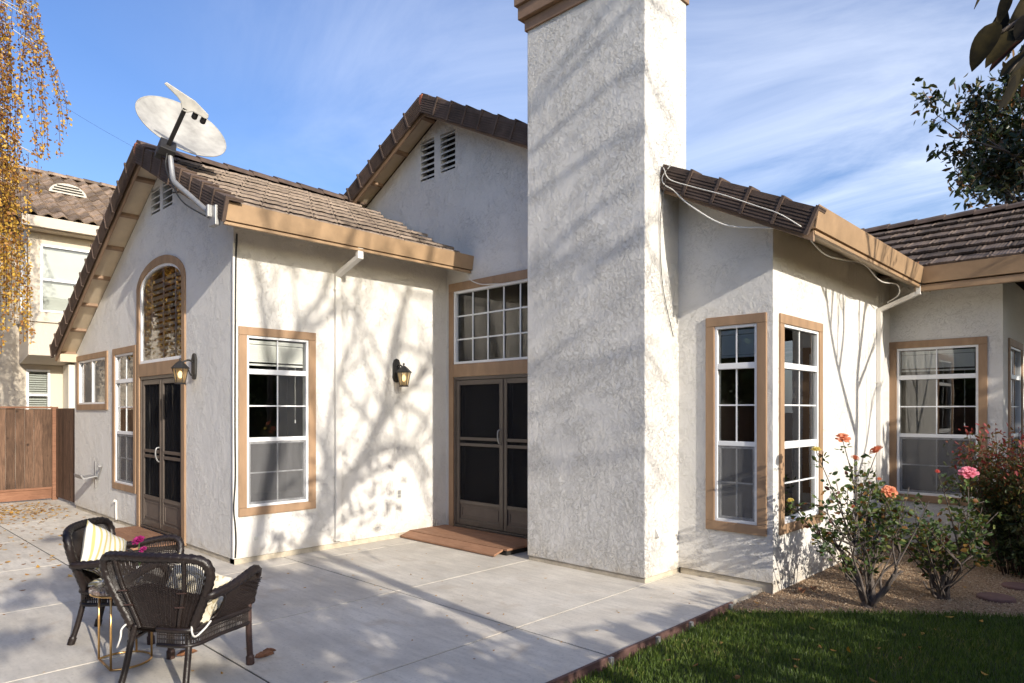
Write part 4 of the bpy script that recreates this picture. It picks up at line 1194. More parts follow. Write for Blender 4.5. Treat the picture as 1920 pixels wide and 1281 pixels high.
# ---- hose hanger on the left gable wall
hh = tag(empty('hose_hanger', (-12.15, Y0, .62)), 'grey metal hose hanger bracket on the left gable wall', 'hose hanger')
mb = MB(); mb.prism([(.0, .0), (.03, .045), (.20, .02), (.24, .07), (.25, .06), (.215, .0), (.20, .0), (.03, .03)], lambda p, t: FG.p(t, p[0], .60 + p[1]), -12.32, -11.98); mb.build('cradle', M_GALV, hh)
mb = MB(); FG.box(mb, -12.16, -12.12, .002, .012, .45, .86); mb.tube([FG.p(-11.98, .01, .60), FG.p(-11.80, .015, .80)], .012, 6); mb.tube([FG.p(-11.80, .015, .80), FG.p(-11.80, .06, .80)], .02, 8); mb.build('bracket', M_GALV, hh)
mb = MB(); mb.tube([FG.p(-12.42, .22, .66), FG.p(-12.33, .23, .615)], .012, 6); mb.build('hook', M_GALV, hh)
mb = MB(); mb.tube([FG.p(-11.08, .012, .06), FG.p(-11.10, .012, .2), FG.p(-11.09, .012, .33)], .012, 6); mb.tube([FG.p(-11.09, .012, .33), FG.p(-11.09, .05, .34)], .018, 6)
tag(mb.build('pipe_stub', M_CABLE), 'small white pipe stub at the foot of the left gable wall', 'pipe')

# ---- redwood lawn edging with stakes
ed = tag(empty('lawn_edging', (-2.68, 3, 0)), 'reddish wooden edging board between patio and lawn', 'edging')
mb = MB(); mb.box(-2.694, -2.668, -4.0, 5.52, -.13, .014); mb.build('board', M_EDGE, ed, bevel=.004)
for y in (3.02, 3.72, 4.30, 4.78, 5.45):
    mb = MB(); mb.box(-2.667, -2.642, y - .018, y + .018, -.13, .012); mb.build('stake', M_GALV, ed, bevel=.003)
# ---- stepping stones
for (x, y, r_, lb) in ((-1.09, 7.40, .150, 'round red-brown stepping stone nearest the roses'), (-1.00, 8.02, .140, 'round red-brown stepping stone at the right edge by the red shrub')):
    t = MB(); t.lathe([(r_ * .96, -.05), (r_, -.02), (r_ * .98, .004), (r_ * .9, .012)], (x, y, -.02), 28)
    tag(t.build('stepping_stone', M_STEP), lb, 'stepping stone', 'stepping stones in the gravel')

# ---- fence at the far left
fn = tag(empty('fence', (-14.95, 2, 0)), 'weathered redwood board fence at the left end of the patio', 'fence')
y = -1.6
while y < 3.22:
    w_ = rng.uniform(.135, .15); MB().box(-14.965, -14.94 + rng.uniform(-.010, .010), y, y + w_ - .0055, .20, 1.69 + rng.uniform(-.008, .008)).build('board', M_FENCE, fn); y += w_
mb = MB(); mb.box(-15.01, -14.90, -1.6, 3.2, 1.70, 1.735); mb.build('cap_rail', M_FENCER, fn, bevel=.004)
mb = MB(); mb.box(-14.97, -14.925, -1.6, 3.2, .03, .215); mb.build('kick_board', M_FENCER, fn, bevel=.004)
mb = MB(); mb.box(-14.935, -14.905, -1.6, 3.2, .205, .245); mb.build('rail', M_FENCER, fn, bevel=.004)
mb = MB(); mb.box(-15.0, -14.905, 3.205, 3.30, 0, 1.73); mb.build('post', M_FENCER, fn, bevel=.006)
gt = tag(empty('gate', (-14.1, 3.27, 0)), 'narrow weathered board gate between the fence and the house corner', 'gate')
x = -14.89
while x < -13.42:
    w_ = rng.uniform(.13, .15); MB().box(x, x + w_ - .004, 3.26, 3.282, .06, 1.70).build('board', M_FENCE, gt); x += w_
mb = MB(); mb.box(-14.88, -13.42, 3.284, 3.32, .3, .39); mb.build('rail', M_FENCER, gt); mb = MB(); mb.box(-14.88, -13.42, 3.284, 3.32, 1.4, 1.49); mb.build('rail', M_FENCER, gt)
mb = MB(); mb.tube(catmull([(-13.55, 3.25, 1.42), (-13.57, 3.24, 1.25), (-13.53, 3.24, 1.15), (-13.56, 3.24, 1.0), (-13.52, 3.24, .95)], 5), .006, 5); mb.build('latch_cord', M_BLK, gt)

# ---- neighbour's two-storey house beyond the fence
nb = tag(empty('neighbour_house', (-20, 6, 0)), 'tan stucco two-storey house beyond the fence with curved roof tiles', 'house')
NX, BX = -20.0, -19.0
FN, FBN = Fr('x', NX), Fr('x', BX)
def nwall(F, u0, u1, z0, z1, holes, name='stucco_wall'):
    global house
    h_, house = house, nb
    wall(F, u0, u1, z0, lambda u: z1, holes, M_STN, name=name); house = h_
nwall(FN, -6, 12, 0, 5.9, [(3.76, 4.25, 1.15, 2.67), (1.4, 2.6, 3.9, 5.5)])
nwall(FBN, 3.615, 8.5, 2.96, 5.9, [(3.84, 4.95, 3.98, 5.57)])
nwall(Fr('y', 3.615), NX, BX, 2.96, 5.9, [(NX + .22, BX - .2, 4.0, 5.55)])
mb = MB(); mb.hexa([(NX, 3.615, 2.80), (NX + .2, 3.615, 2.80), (NX + .2, 8.5, 2.80), (NX, 8.5, 2.80), (NX, 3.615, 2.96), (BX, 3.615, 2.96), (BX, 8.5, 2.96), (NX, 8.5, 2.96)]); mb.build('bay_corbel', M_STN, nb)
mb = MB(); mb.box(NX, BX + .05, 3.56, 8.5, 3.74, 3.80); mb.build('sill_band', M_STN, nb)
mb = MB(); mb.box(NX + .005, NX + .55, 4.52, 7.5, 0, 2.79); mb.build('lower_bay', pmat('stucco_cream', (0.72, .67, .58), .9, .05), nb)
mb = MB(); mb.box(-24, -20.6, -6, 12, 0, 5.9); mb.build('interior_wall', M_INT, nb)
M_NBL = pmat('roller_blind', (0.52, 0.54, 0.50), .7, .06)
def nwin(F, u0, u1, z0, z1, mid, slats=False):
    w_ = empty('window', parent=nb)
    mb = MB(); ring(mb, F, u0, u1, z0, z1, -.06, .02, .05); F.box(mb, u0 + .05, u1 - .05, -.05, .012, mid - .03, mid + .03); mb.build('frame', M_VIN, w_)
    pane(w_, F, u0 + .05, u1 - .05, z0 + .05, mid - .03, -.03); pane(w_, F, u0 + .05, u1 - .05, mid + .03, z1 - .05, -.03)
    if slats:
        mb = MB(); z = z0 + .06
        while z < z1 - .05: F.box(mb, u0 + .05, u1 - .05, -.12, -.09, z, z + .035); z += .055
        mb.build('blind', M_NBL, w_, kind='stuff')
    else:
        mb = MB(); F.box(mb, u0 + .04, u1 - .04, -.13, -.10, z0 + .03, z1 - .03); mb.build('blind', M_NBL, w_)
nwin(FBN, 3.84, 4.95, 3.98, 5.57, 4.75)
nwin(FN, 3.76, 4.25, 1.15, 2.67, 2.05, True)
nwin(FN, 1.4, 2.6, 3.9, 5.5, 4.7)
nwin(Fr('y', 3.615), NX + .22, BX - .2, 4.0, 5.55, 4.75)
mb = MB(); mb.box(-18.62, -18.50, 3.40, 12, 5.86, 6.10); mb.build('gutter', pmat('gutter_beige', (0.58, .50, .40), .5, .05), nb)
mb = MB(); mb.box(-19.1, -18.62, 3.40, 12, 5.84, 5.88); mb.build('soffit', M_SOF, nb)
nr = empty('roof', parent=nb)
dN = Vector((1, 0, -.58)).normalized(); zr = 6.10 + .58 * 3.45
slope_sheet(nr, (-21.95, 3.35, zr - .06), (-18.55, 3.35, 6.04), (-18.55, 12, 6.04), (-21.95, 12, zr - .06), .03, M_TILEN)
slope_sheet(nr, (-25.4, 3.35, 6.04), (-21.95, 3.35, zr - .06), (-21.95, 12, zr - .06), (-25.4, 12, 6.04), .03, M_TILEN)
def stile():
    mb = MB(); n_ = 8; w_, l_ = .30, .42
    for d_, li in ((0, 0), (l_, .035)):
        for k in range(n_ + 1):
            u = -w_ / 2 + w_ * k / n_; mb.v.append((u, d_, .042 * math.sin(2 * math.pi * k / n_) + li))
    for k in range(n_ + 1): u = -w_ / 2 + w_ * k / n_; mb.v.append((u, l_ - .005, .042 * math.sin(2 * math.pi * k / n_)))
    for k in range(n_):
        mb.f.append((k, k + 1, n_ + 2 + k, n_ + 1 + k)); mb.f.append((n_ + 1 + k, n_ + 2 + k, 2 * n_ + 3 + k, 2 * n_ + 2 + k))
    return mb.mesh('curved_tile', M_TILEN)
STM = stile(); MxN = frame_m((0, 1, 0), dN)
for r_ in range(11):
    for c_ in range(12):
        o = bpy.data.objects.new('curved_tile', STM); COL.objects.link(o); o.parent = nr
        p = Vector((-21.95, 3.40, zr)) + dN * (.345 * r_) + Vector((0, .30 * (c_ + .5), 0))
        M4 = MxN.to_4x4() @ Matrix.Rotation(rng.uniform(-.01, .01), 4, 'Z'); M4.translation = p - ORG[nr.name]; o.matrix_local = M4
for k in range(9):
    yy = 3.36 + .42 * k; mb = MB(); mb.prism([(-.14, -.06), (-.1, .02), (0, .06), (.1, .02), (.14, -.06)], lambda p, t: (-21.95 + p[0], t, zr + .02 + p[1] + (.02 if t < yy + .1 else 0)), yy, yy + .43); mb.build('ridge_tile', M_TILEN, nr)
# roof dormer vent
dv = empty('roof_vent', parent=nb)
vx = -20.35; vc = Vector((vx, 4.72, 6.10 + .58 * (-18.5 - vx) + .05)); nN = Vector((0, 0, 1))
mb = MB(); K = 14
pts0 = [vc + Vector((0, -.42 * math.cos(math.pi * k / K), .27 * math.sin(math.pi * k / K))) for k in range(K + 1)]
bk = vc + Vector((-.75, 0, .38))
i = len(mb.v); mb.v.extend([tuple(p) for p in pts0]); mb.v.append(tuple(bk))
for k in range(K): mb.f.append((i + k, i + k + 1, i + K + 1))
mb.f.append(tuple(range(i + K, i - 1, -1)))
M_VENTM = pmat('vent_metal', (0.50, .47, .41), .6, .05)
mb.build('hood', M_VENTM, dv)
for k in range(3):
    h0 = .045 + .065 * k; hw = .42 * math.sqrt(1 - (h0 / .27) ** 2) - .07
    mb = MB(); mb.box(vx + .002, vx + .012, vc.y - hw, vc.y + hw, vc.z + h0, vc.z + h0 + .03); mb.build('louvre', M_DARK, dv)

# ================================================================== TREES AND PLANTS
def light_back(Yw, zw, xt, xw=X0):
    """the point on the plane X = xt whose shadow falls at (Yw, zw) on the wall X = xw"""
    t_ = xt - xw
    return Vector((xt, Yw - .176 * t_, zw + .377 * t_))

def tree(name, base, mat, label, group=None):
    return tag(empty(name, base), label, 'tree', group)

# bare-limbed tree behind the lawn: its limbs throw the long soft shadows on the sunlit wall
tb = tree('bare_tree', (5.0, 1.55, 0), M_BARK, 'tall bare-branched tree on the far side of the lawn')
out, tips = [], []
r1 = random.Random(5)
fork = Vector((5.0, 1.55, 3.1))
mbt = MB(); mbt.tube(catmull([(5.0, 1.55, -.1), (5.03, 1.57, 1.2), (4.98, 1.53, 2.3), fork], 6), [.12 - .002 * k for k in range(19)], 10); mbt.build('trunk', M_BARK, tb, smooth=True)
def limb(pts, ra, rb, sub=7, sl=1.0, depth=2):
    path = catmull(pts, 6); n_ = len(path); rad = [ra + (rb - ra) * k / (n_ - 1) for k in range(n_)]
    out.append((path, rad))
    for k in range(sub):
        i = r1.randint(n_ // 5, n_ - 2); d = (path[i + 1] - path[i]).normalized()
        ax = Vector((r1.uniform(-.5, .5), r1.uniform(-1, 1), r1.uniform(-.2, 1))).normalized()
        grow(r1, path[i], (d * .6 + ax).normalized(), sl * r1.uniform(.5, 1.1), rad[i] * .52, depth, out, tips, .65, (2, 3), .15, .6, .16, 5, .006)
L1 = [(4.0, 0), (4.35, .45), (4.7, .9), (4.95, 1.3), (5.15, 1.75), (5.27, 2.5), (5.5, 3.2), (5.65, 4.2)]
L2 = [(3.42, 0), (3.63, 1.1), (3.72, 1.9), (3.95, 2.6), (4.30, 3.1), (4.5, 3.9)]
L3 = [(4.7, .9), (5.0, 1.12), (5.4, 1.18), (5.68, 1.05), (5.85, .7)]
L4 = [(4.95, 1.3), (5.35, 1.8), (5.72, 2.1), (6.1, 2.6)]
limb([fork, light_back(3.85, -.5, 5.0)] + [light_back(a, b, 5.0 + .25 * k) for k, (a, b) in enumerate(L1)], .125, .04, 10, 1.0, 2)
limb([fork, light_back(3.42, -.6, 5.0)] + [light_back(a, b, 5.0 - .15 * k) for k, (a, b) in enumerate(L2)], .105, .035, 9, 1.0, 2)
limb([light_back(a, b, 5.3 + .1 * k) for k, (a, b) in enumerate(L3)], .07, .025, 4, .6, 1)
limb([light_back(a, b, 5.7 + .1 * k) for k, (a, b) in enumerate(L4)], .07, .025, 4, .7, 1)
L5 = [(3.72, 1.9), (3.55, 2.4), (3.5, 2.9), (3.35, 3.5)]
L6 = [(4.35, .45), (4.3, 1.2), (4.45, 2.0), (4.7, 2.6), (4.75, 3.4)]
limb([light_back(a, b, 4.8 + .1 * k) for k, (a, b) in enumerate(L5)], .06, .025, 5, .7, 2)
limb([light_back(a, b, 5.1 + .1 * k) for k, (a, b) in enumerate(L6)], .06, .025, 6, .8, 2)
# limbs reaching back: shadows across the chimney
for (ya, za, yb, zb) in ((5.65, 3.9, 6.9, 4.25), (5.6, 3.6, 6.75, 3.2), (5.5, 3.2, 6.85, 2.35), (5.27, 2.5, 6.75, 1.5), (5.15, 1.75, 6.6, .55), (4.95, 1.3, 6.5, -.4), (5.6, 3.8, 7.1, 5.4)):
    a_, b_ = light_back(ya, za, 6.3), light_back(yb, zb, 6.5)
    limb([a_, a_.lerp(b_, .35) + Vector((0, .1, .25)), a_.lerp(b_, .7) + Vector((.2, -.1, .15)), b_], .034, .012, 3, .6, 1)
limbs('limb', out, M_BARK, tb, 6)
rs = np.random.RandomState(2)
T = np.array([tuple(p) for p in tips]); sel = rs.choice(len(T), min(len(T), 160), False)
leaves_at('crown', T[sel] + rs.normal(0, .06, (len(sel), 3)), .085, M_LPER, rs, tb, .6)

# small tree near the bay: crisp shadows on the right wall
tr_ = tree('young_tree', (1.2, 7.8, 0), M_BARK, 'slender bare tree in the gravel bed right of the house')
out, tips = [], []; r1 = random.Random(21)
rt = lambda Y, z, xt: light_back(Y, z, xt, XR)
trunk = [Vector((1.2, 7.82, -.1)), Vector((1.2, 7.83, .8)), rt(8.50, .15, 1.2), rt(8.50, .9, 1.2), rt(8.55, 1.55, 1.2)]
MB().tube(catmull(trunk, 5), [.085 - .0015 * k for k in range(21)], 8).build('trunk', M_BARK, tr_, smooth=True)
def limb2(w_, ra, rb, sub, dx=.1, depth=1):
    path = catmull([rt(a, b, 1.2 + dx * k) for k, (a, b) in enumerate(w_)], 5); n_ = len(path); rad = [ra + (rb - ra) * k / (n_ - 1) for k in range(n_)]
    out.append((path, rad))
    for k in range(sub):
        i = r1.randint(n_ // 4, n_ - 2); d = (path[i + 1] - path[i]).normalized()
        ax = Vector((r1.uniform(-.6, .6), r1.uniform(-1, 1), r1.uniform(.1, 1))).normalized()
        grow(r1, path[i], (d * .9 + ax * .8).normalized(), r1.uniform(.4, .9), rad[i] * .45, depth, out, tips, .5, (2, 3), .25, .6, .12, 5, .004)
limb2([(8.55, 1.5), (8.58, 2.1), (8.75, 2.6), (8.95, 3.2), (9.2, 4.0)], .055, .02, 6)
limb2([(8.5, 1.4), (8.2, 1.75), (7.8, 2.3), (7.55, 2.9), (7.4, 3.7)], .05, .018, 6, -.08)
limb2([(8.55, 1.9), (8.9, 2.2), (9.3, 2.6), (9.7, 3.2)], .035, .012, 5, .05)
limb2([(7.95, 2.1), (8.1, 2.6), (8.05, 3.3), (8.2, 4.0)], .032, .012, 5, -.02)
limb2([(7.6, 2.8), (7.1, 3.3), (6.7, 4.0)], .028, .010, 5, -.05)
limb2([(8.5, .8), (8.9, 1.25), (9.15, 1.8), (9.5, 2.1)], .026, .010, 4, .06)
limbs('limb', out, M_BARK, tr_, 6)
T = np.array([tuple(p) for p in tips]); sel = rs.choice(len(T), min(len(T), 60), False)
leaves_at('crown', T[sel], .07, M_LPER, rs, tr_, .6)

# board fence with a leafy hedge along the right of the lawn: keeps the lawn in shade
hf = tag(empty('boundary_fence', (3.4, 4, 0)), 'tall board fence along the far side of the lawn', 'fence')
y = -5.0
while y < 14:
    MB().box(3.42, 3.44, y, y + .30, -.1, 1.83 + rng.uniform(-.01, .01)).build('board', M_FENCE, hf); y += .306
rs = np.random.RandomState(77)
hd = tag(empty('hedge', (2.9, 4, 0)), 'dense leafy hedge in front of the boundary fence', 'hedge')
n = 16000
hy = rs.uniform(-3.5, 11.0, n); hx = 2.95 + rs.normal(0, .22, n)
top_ = 1.92 + .16 * np.sin(hy * 1.7) + .12 * np.sin(hy * 4.1 + 1) + .05 * np.sin(hy * 9)
hz = np.sqrt(rs.uniform(0, 1, n)) * (top_ + rs.normal(0, .05, n))
leaves_at('foliage', np.stack([hx, hy, hz], 1), .10, M_LHEDGE, rs, hd, .55)
mb = MB()
for k in range(24): yy = -3.3 + .6 * k; mb.tube([(2.95, yy, -.1), (2.93 + rng.uniform(-.1, .1), yy + rng.uniform(-.1, .1), 1.0), (2.95, yy + rng.uniform(-.2, .2), 1.75)], [.03, .02, .01], 6)
mb.build('stem', M_BARK, hd)

# leafy evergreen beyond the lawn: dappled shade on the near patio
le = tree('leafy_tree', (2.2, 1.55, 0), M_BARK, 'round leafy evergreen tree at the near end of the hedge')
MB().tube([(2.2, 1.55, -.1), (2.22, 1.57, 1.2), (2.18, 1.55, 2.3)], [.07, .055, .03], 8).build('trunk', M_BARK, le, smooth=True)
r1 = random.Random(9); mb = MB(); LPs = []
# leaf clumps with open gaps between them, over the near patio as the sun sees it
spots = [(-4.74, 2.49), (-4.41, 2.59), (-5.69, 3.05), (-4.06, 3.42), (-3.55, 2.56), (-3.91, 2.59), (-3.91, 3.11), (-3.51, 3.06), (-5.96, 2.88), (-4.85, 3.49), (-4.78, 3.13), (-4.12, 2.12), (-5.64, 2.76), (-4.81, 2.21), (-3.76, 2.11), (-4.49, 2.83), (-4.96, 2.64), (-5.13, 2.87), (-3.75, 3.32), (-5.67, 3.28), (-6.38, 3.06), (-6.12, 3.62), (-5.33, 2.67), (-5.77, 3.65), (-4.41, 3.36), (-3.9, 1.9), (-5.35, 3.39), (-4.32, 2.27), (-6.23, 3.37), (-4.49, 2.1), (-3.69, 2.95), (-4.3, 3.15), (-3.09, 3.12), (-2.82, 3.13), (-3.02, 2.78), (-2.85, 3.48), (-3.02, 3.46), (-2.85, 3.83), (-2.82, 4.25), (-2.82, 4.69), (-2.77, 5.03), (-7.68, 1.49), (-8.18, 1.91), (-10.38, 2.24), (-7.11, 1.3), (-6.0, 1.04), (-4.86, 1.43), (-4.21, 1.81)]
for k, (gx_, gy_) in enumerate(spots):
    xt = 2.2 + r1.uniform(-.5, .5); t_ = xt - gx_; c = Vector((xt, gy_ - .176 * t_, .377 * t_))
    s_ = Vector((2.18, 1.55, 1.9 + r1.uniform(-.1, .3))); mb.tube(catmull([s_, s_.lerp(c, .5) + Vector((0, 0, .06)), c], 5), [.012 - .0008 * j for j in range(11)], 5)
    w_ = r1.uniform(.6, 1.3)
    for l_ in range(int(210 * w_)):
        LPs.append(tuple(c + Vector((r1.gauss(0, .06), r1.gauss(0, .085 * w_), r1.gauss(0, .034 * w_)))))
mb.build('limb', M_BARK, le, smooth=True)
leaves_at('crown', np.array(LPs), .08, M_LHEDGE, rs, le, .5)

# birch with hanging yellow twigs, trunk just left of the view
bi = tree('birch_tree', (-14.2, .55, 0), M_BIRCHB, 'weeping birch with yellow autumn leaves hanging at the left edge')
MB().tube(catmull([(-14.2, .55, -.1), (-14.15, .5, 2), (-14.25, .6, 4.5), (-14.2, .7, 7), (-14.1, .8, 9.5)], 6), [.16 - .0052 * k for k in range(25)], 10).build('trunk', M_BIRCHB, bi, smooth=True)
r1 = random.Random(31); out = []; strands = []; LP = []
for k in range(165):
    z0_ = r1.uniform(4.2, 9.4); a = r1.uniform(-.3, 2.3) if k % 4 else r1.uniform(0, 6.28)
    reach = r1.uniform(.7, 2.25)
    d = Vector((math.cos(a), math.sin(a), 0))
    p0 = Vector((-14.2, .6, z0_)); p1 = p0 + d * reach * .55 + Vector((0, 0, .55)); p2 = p0 + d * reach + Vector((0, 0, .15))
    path = catmull([p0, p1, p2], 6); out.append((path, [.022 - .0014 * j for j in range(len(path))]))
    for s_ in range(8):
        b = path[r1.randint(4, len(path) - 1)] + Vector((r1.uniform(-.1, .1), r1.uniform(-.1, .1), 0))
        L_ = r1.uniform(1.2, 3.3); w1 = Vector((r1.uniform(-.3, .3), r1.uniform(-.3, .3), 0)) + d * .12
        if b.z - L_ < 2.6: L_ = max(.6, b.z - r1.uniform(2.6, 3.5))
        sp = catmull([b, b + w1 * .5 + Vector((0, 0, -L_ * .3)), b + w1 * .9 + Vector((0, 0, -L_ * .65)), b + w1 + Vector((0, 0, -L_))], 6)
        strands.append(sp)
        for j in range(int(L_ * 42)):
            f = r1.random() ** .75 * (len(sp) - 1.01); i = int(f); LP.append(tuple(sp[i].lerp(sp[i + 1], f - i) + Vector((r1.uniform(-.05, .05), r1.uniform(-.05, .05), r1.uniform(-.03, .03)))))
limbs('limb', out, M_BIRCHB, bi, 6)
mb = MB()
for sp in strands: mb.tube(sp, .0035, 3, cap=False)
mb.build('twig', M_TWIG, bi, kind='stuff')
rs = np.random.RandomState(5)
P = np.array(LP); hgt = np.clip((P[:, 2] - 2.5) / 5.0, 0, 1)
rv = np.clip(rs.uniform(.25, 1.0, len(P)) - .45 * hgt * rs.uniform(0, 1.3, len(P)), 0, 1)
leaves_at('crown', P, .052, M_LBIRCH, rs, bi, .72, droop=.9, rnd=rv)

# magnolia behind the right roof
mg = tree('magnolia_tree', (-.75, 17.4, 0), M_BARK, 'large dark-leaved magnolia tree rising behind the right roof')
MB().tube([(-.75, 17.4, -.1), (-.7, 17.4, 2.5), (-.8, 17.45, 5.8)], [.22, .18, .10], 8).build('trunk', M_BARK, mg, smooth=True)
out, tips = [], []; r1 = random.Random(14)
for k in range(14):
    a = 2 * math.pi * k / 14 + .3; grow(r1, (-.78, 17.42, 4.2 + .7 * (k % 3)), (math.cos(a) * 1.0, math.sin(a) * .7, .62), 1.55, .07, 3, out, tips, .6, (2, 3), .12, .6, .16, 4, .008)
limbs('limb', out, M_BARK, mg, 5)
rs = np.random.RandomState(6); T = np.array([tuple(p) for p in tips]); q = np.repeat(T, 9, 0)
leaves_at('crown', q + rs.normal(0, .13, q.shape), .18, M_LMAG, rs, mg, .42, fold=.2)

# persimmon whose lowest bough hangs into the view at the upper right
pe = tree('persimmon_tree', (1.15, 2.9, 0), M_BARK, 'overhanging branch with large dark leaves at the upper right corner')
MB().tube(catmull([(1.15, 2.9, -.1), (1.12, 2.88, 1.4), (1.0, 2.8, 2.5), (.85, 2.75, 3.2)], 6), [.09 - .002 * k for k in range(19)], 8).build('trunk', M_BARK, pe, smooth=True)
mb = MB(); bough = catmull([(1.0, 2.8, 2.5), (.55, 2.68, 2.86), (.1, 2.57, 2.88), (-.22, 2.5, 2.83), (-.36, 2.44, 2.76)], 6); mb.tube(bough, [.03 - .001 * k for k in range(25)], 6)
mb.tube(catmull([(-.1, 2.53, 2.87), (-.26, 2.48, 2.74), (-.33, 2.45, 2.64)], 5), [.007 - .0004 * k for k in range(11)], 5)
mb.build('limb', M_BARK, pe, smooth=True)
def bigleaf(p, d, w_, L_, wd, bend=.25, name='leaf'):
    """a single broad leaf with midrib fold and drooping tip"""
    p, d, w_ = Vector(p), Vector(d).normalized(), Vector(w_); w_ = (w_ - d * w_.dot(d)).normalized(); n_ = d.cross(w_)
    mb = MB(); K = 8
    for k in range(K + 1):
        t_ = k / K; hw = wd * (math.sin(math.pi * min(1, t_ * .96 + .02) ** .8) ** .8) if 0 < k < K else .001
        c = p + d * (L_ * t_) - Vector((0, 0, 1)) * (bend * L_ * t_ * t_) * .5
        for s_, e in ((-1, 1), (-.5, .55), (0, 0), (.5, .55), (1, 1)): mb.v.append(tuple(c + w_ * (s_ * hw) + n_ * (.25 * hw * e)))
    for k in range(K):
        for j in range(4): a = k * 5 + j; mb.f.append((a, a + 1, a + 6, a + 5))
    return mb.build(name, M_LPB[int(r1.random() * 3)], pe, smooth=True)
M_LPB = [pmat('persimmon_big_a', (0.020, .015, .004), .75, .6, 22, spec=.12), pmat('persimmon_big_b', (.034, .011, .004), .75, .6, 22, spec=.12), pmat('persimmon_big_c', (.010, .008, .004), .75, .6, 22, spec=.12)]
r1 = random.Random(4)
for (a_, b_, hw_) in (((-0.348, 2.369, 2.768), (-0.394, 2.296, 2.623), 0.0322), ((-0.312, 2.445, 2.762), (-0.372, 2.359, 2.648), 0.0266), ((-0.306, 2.505, 2.753), (-0.371, 2.415, 2.655), 0.0247), ((-0.308, 2.42, 2.62), (-0.344, 2.359, 2.511), 0.0204), ((-0.307, 2.477, 2.655), (-0.337, 2.42, 2.537), 0.0147), ((-0.326, 2.459, 2.891), (-0.353, 2.405, 2.777), 0.0171), ((-0.282, 2.404, 2.673), (-0.33, 2.33, 2.595), 0.0236), ((-0.271, 2.47, 2.81), (-0.307, 2.408, 2.722), 0.0265), ((-0.284, 2.527, 2.761), (-0.32, 2.464, 2.655), 0.0222), ((-0.377, 2.41, 2.914), (-0.4, 2.36, 2.826), 0.0061), ((-0.252, 2.529, 2.655), (-0.3, 2.456, 2.568), 0.0245), ((-0.342, 2.527, 2.863), (-0.394, 2.449, 2.732), 0.0302), ((-0.292, 2.547, 2.9), (-0.335, 2.478, 2.808), 0.0300), ((-0.302, 2.578, 2.837), (-0.366, 2.49, 2.729), 0.0304), ((-0.294, 2.559, 2.713), (-0.339, 2.488, 2.604), 0.0201)):
    a_, b_ = Vector(a_), Vector(b_); d = b_ - a_
    bigleaf(a_, d, Vector((.58, .55, .5)) + Vector((-.69, .72, 0)) * r1.uniform(-.5, .5), d.length, hw_, .12)
rs = np.random.RandomState(12)
leaves_at('crown', np.array([(1.0, 2.7, 3.5)]) + rs.normal(0, .45, (260, 3)) * np.array([.8, .8, .6]) + np.array([.5, .3, .4]), .13, M_LPER, rs, pe, .55)

# ---- roses
def bloom(parent, c, r_, mat, tilt=(0, 0), open_=1.0, seed=0):
    """layered petals around a tight centre"""
    q = random.Random(seed); mb = MB(); c = Vector(c)
    Mt = Matrix.Rotation(tilt[0], 3, 'X') @ Matrix.Rotation(tilt[1], 3, 'Y')
    for ring_, (n_, rr, hh, lean) in enumerate(((4, .30, .80, .15), (5, .50, .78, .45), (6, .74, .66, .85), (6, .98, .46, 1.2), (6, 1.05, .22, 1.3))):
        for k in range(n_):
            a = 2 * math.pi * (k + .37 * ring_) / n_ + q.uniform(-.15, .15); wd = 4.6 / n_
            i = len(mb.v)
            for u in range(5):
                t_ = u / 4; rad = r_ * (.08 + (rr * open_) * t_ ** (1.4 - .4 * ring_ / 3)); z = r_ * (hh * math.sin(t_ * 1.9) * 1.0) + r_ * q.uniform(-.02, .02)
                for s_ in (-1, -.5, 0, .5, 1):
                    ww = wd * math.sin(math.pi * (.18 + .62 * t_)) * .62
                    aa = a + s_ * ww; rd = rad * (1 - .07 * s_ * s_) 
                    p = Vector((rd * math.cos(aa), rd * math.sin(aa), z - r_ * .10 * (s_ * s_) * (1 - t_) + r_ * .05 * math.sin(5 * s_ + ring_) * t_))
                    mb.v.append(tuple(c + Mt @ p))
            for u in range(4):
                for s_ in range(4): e = i + u * 5 + s_; mb.f.append((e, e + 1, e + 6, e + 5))
    return mb.build('bloom', mat, parent, smooth=True)

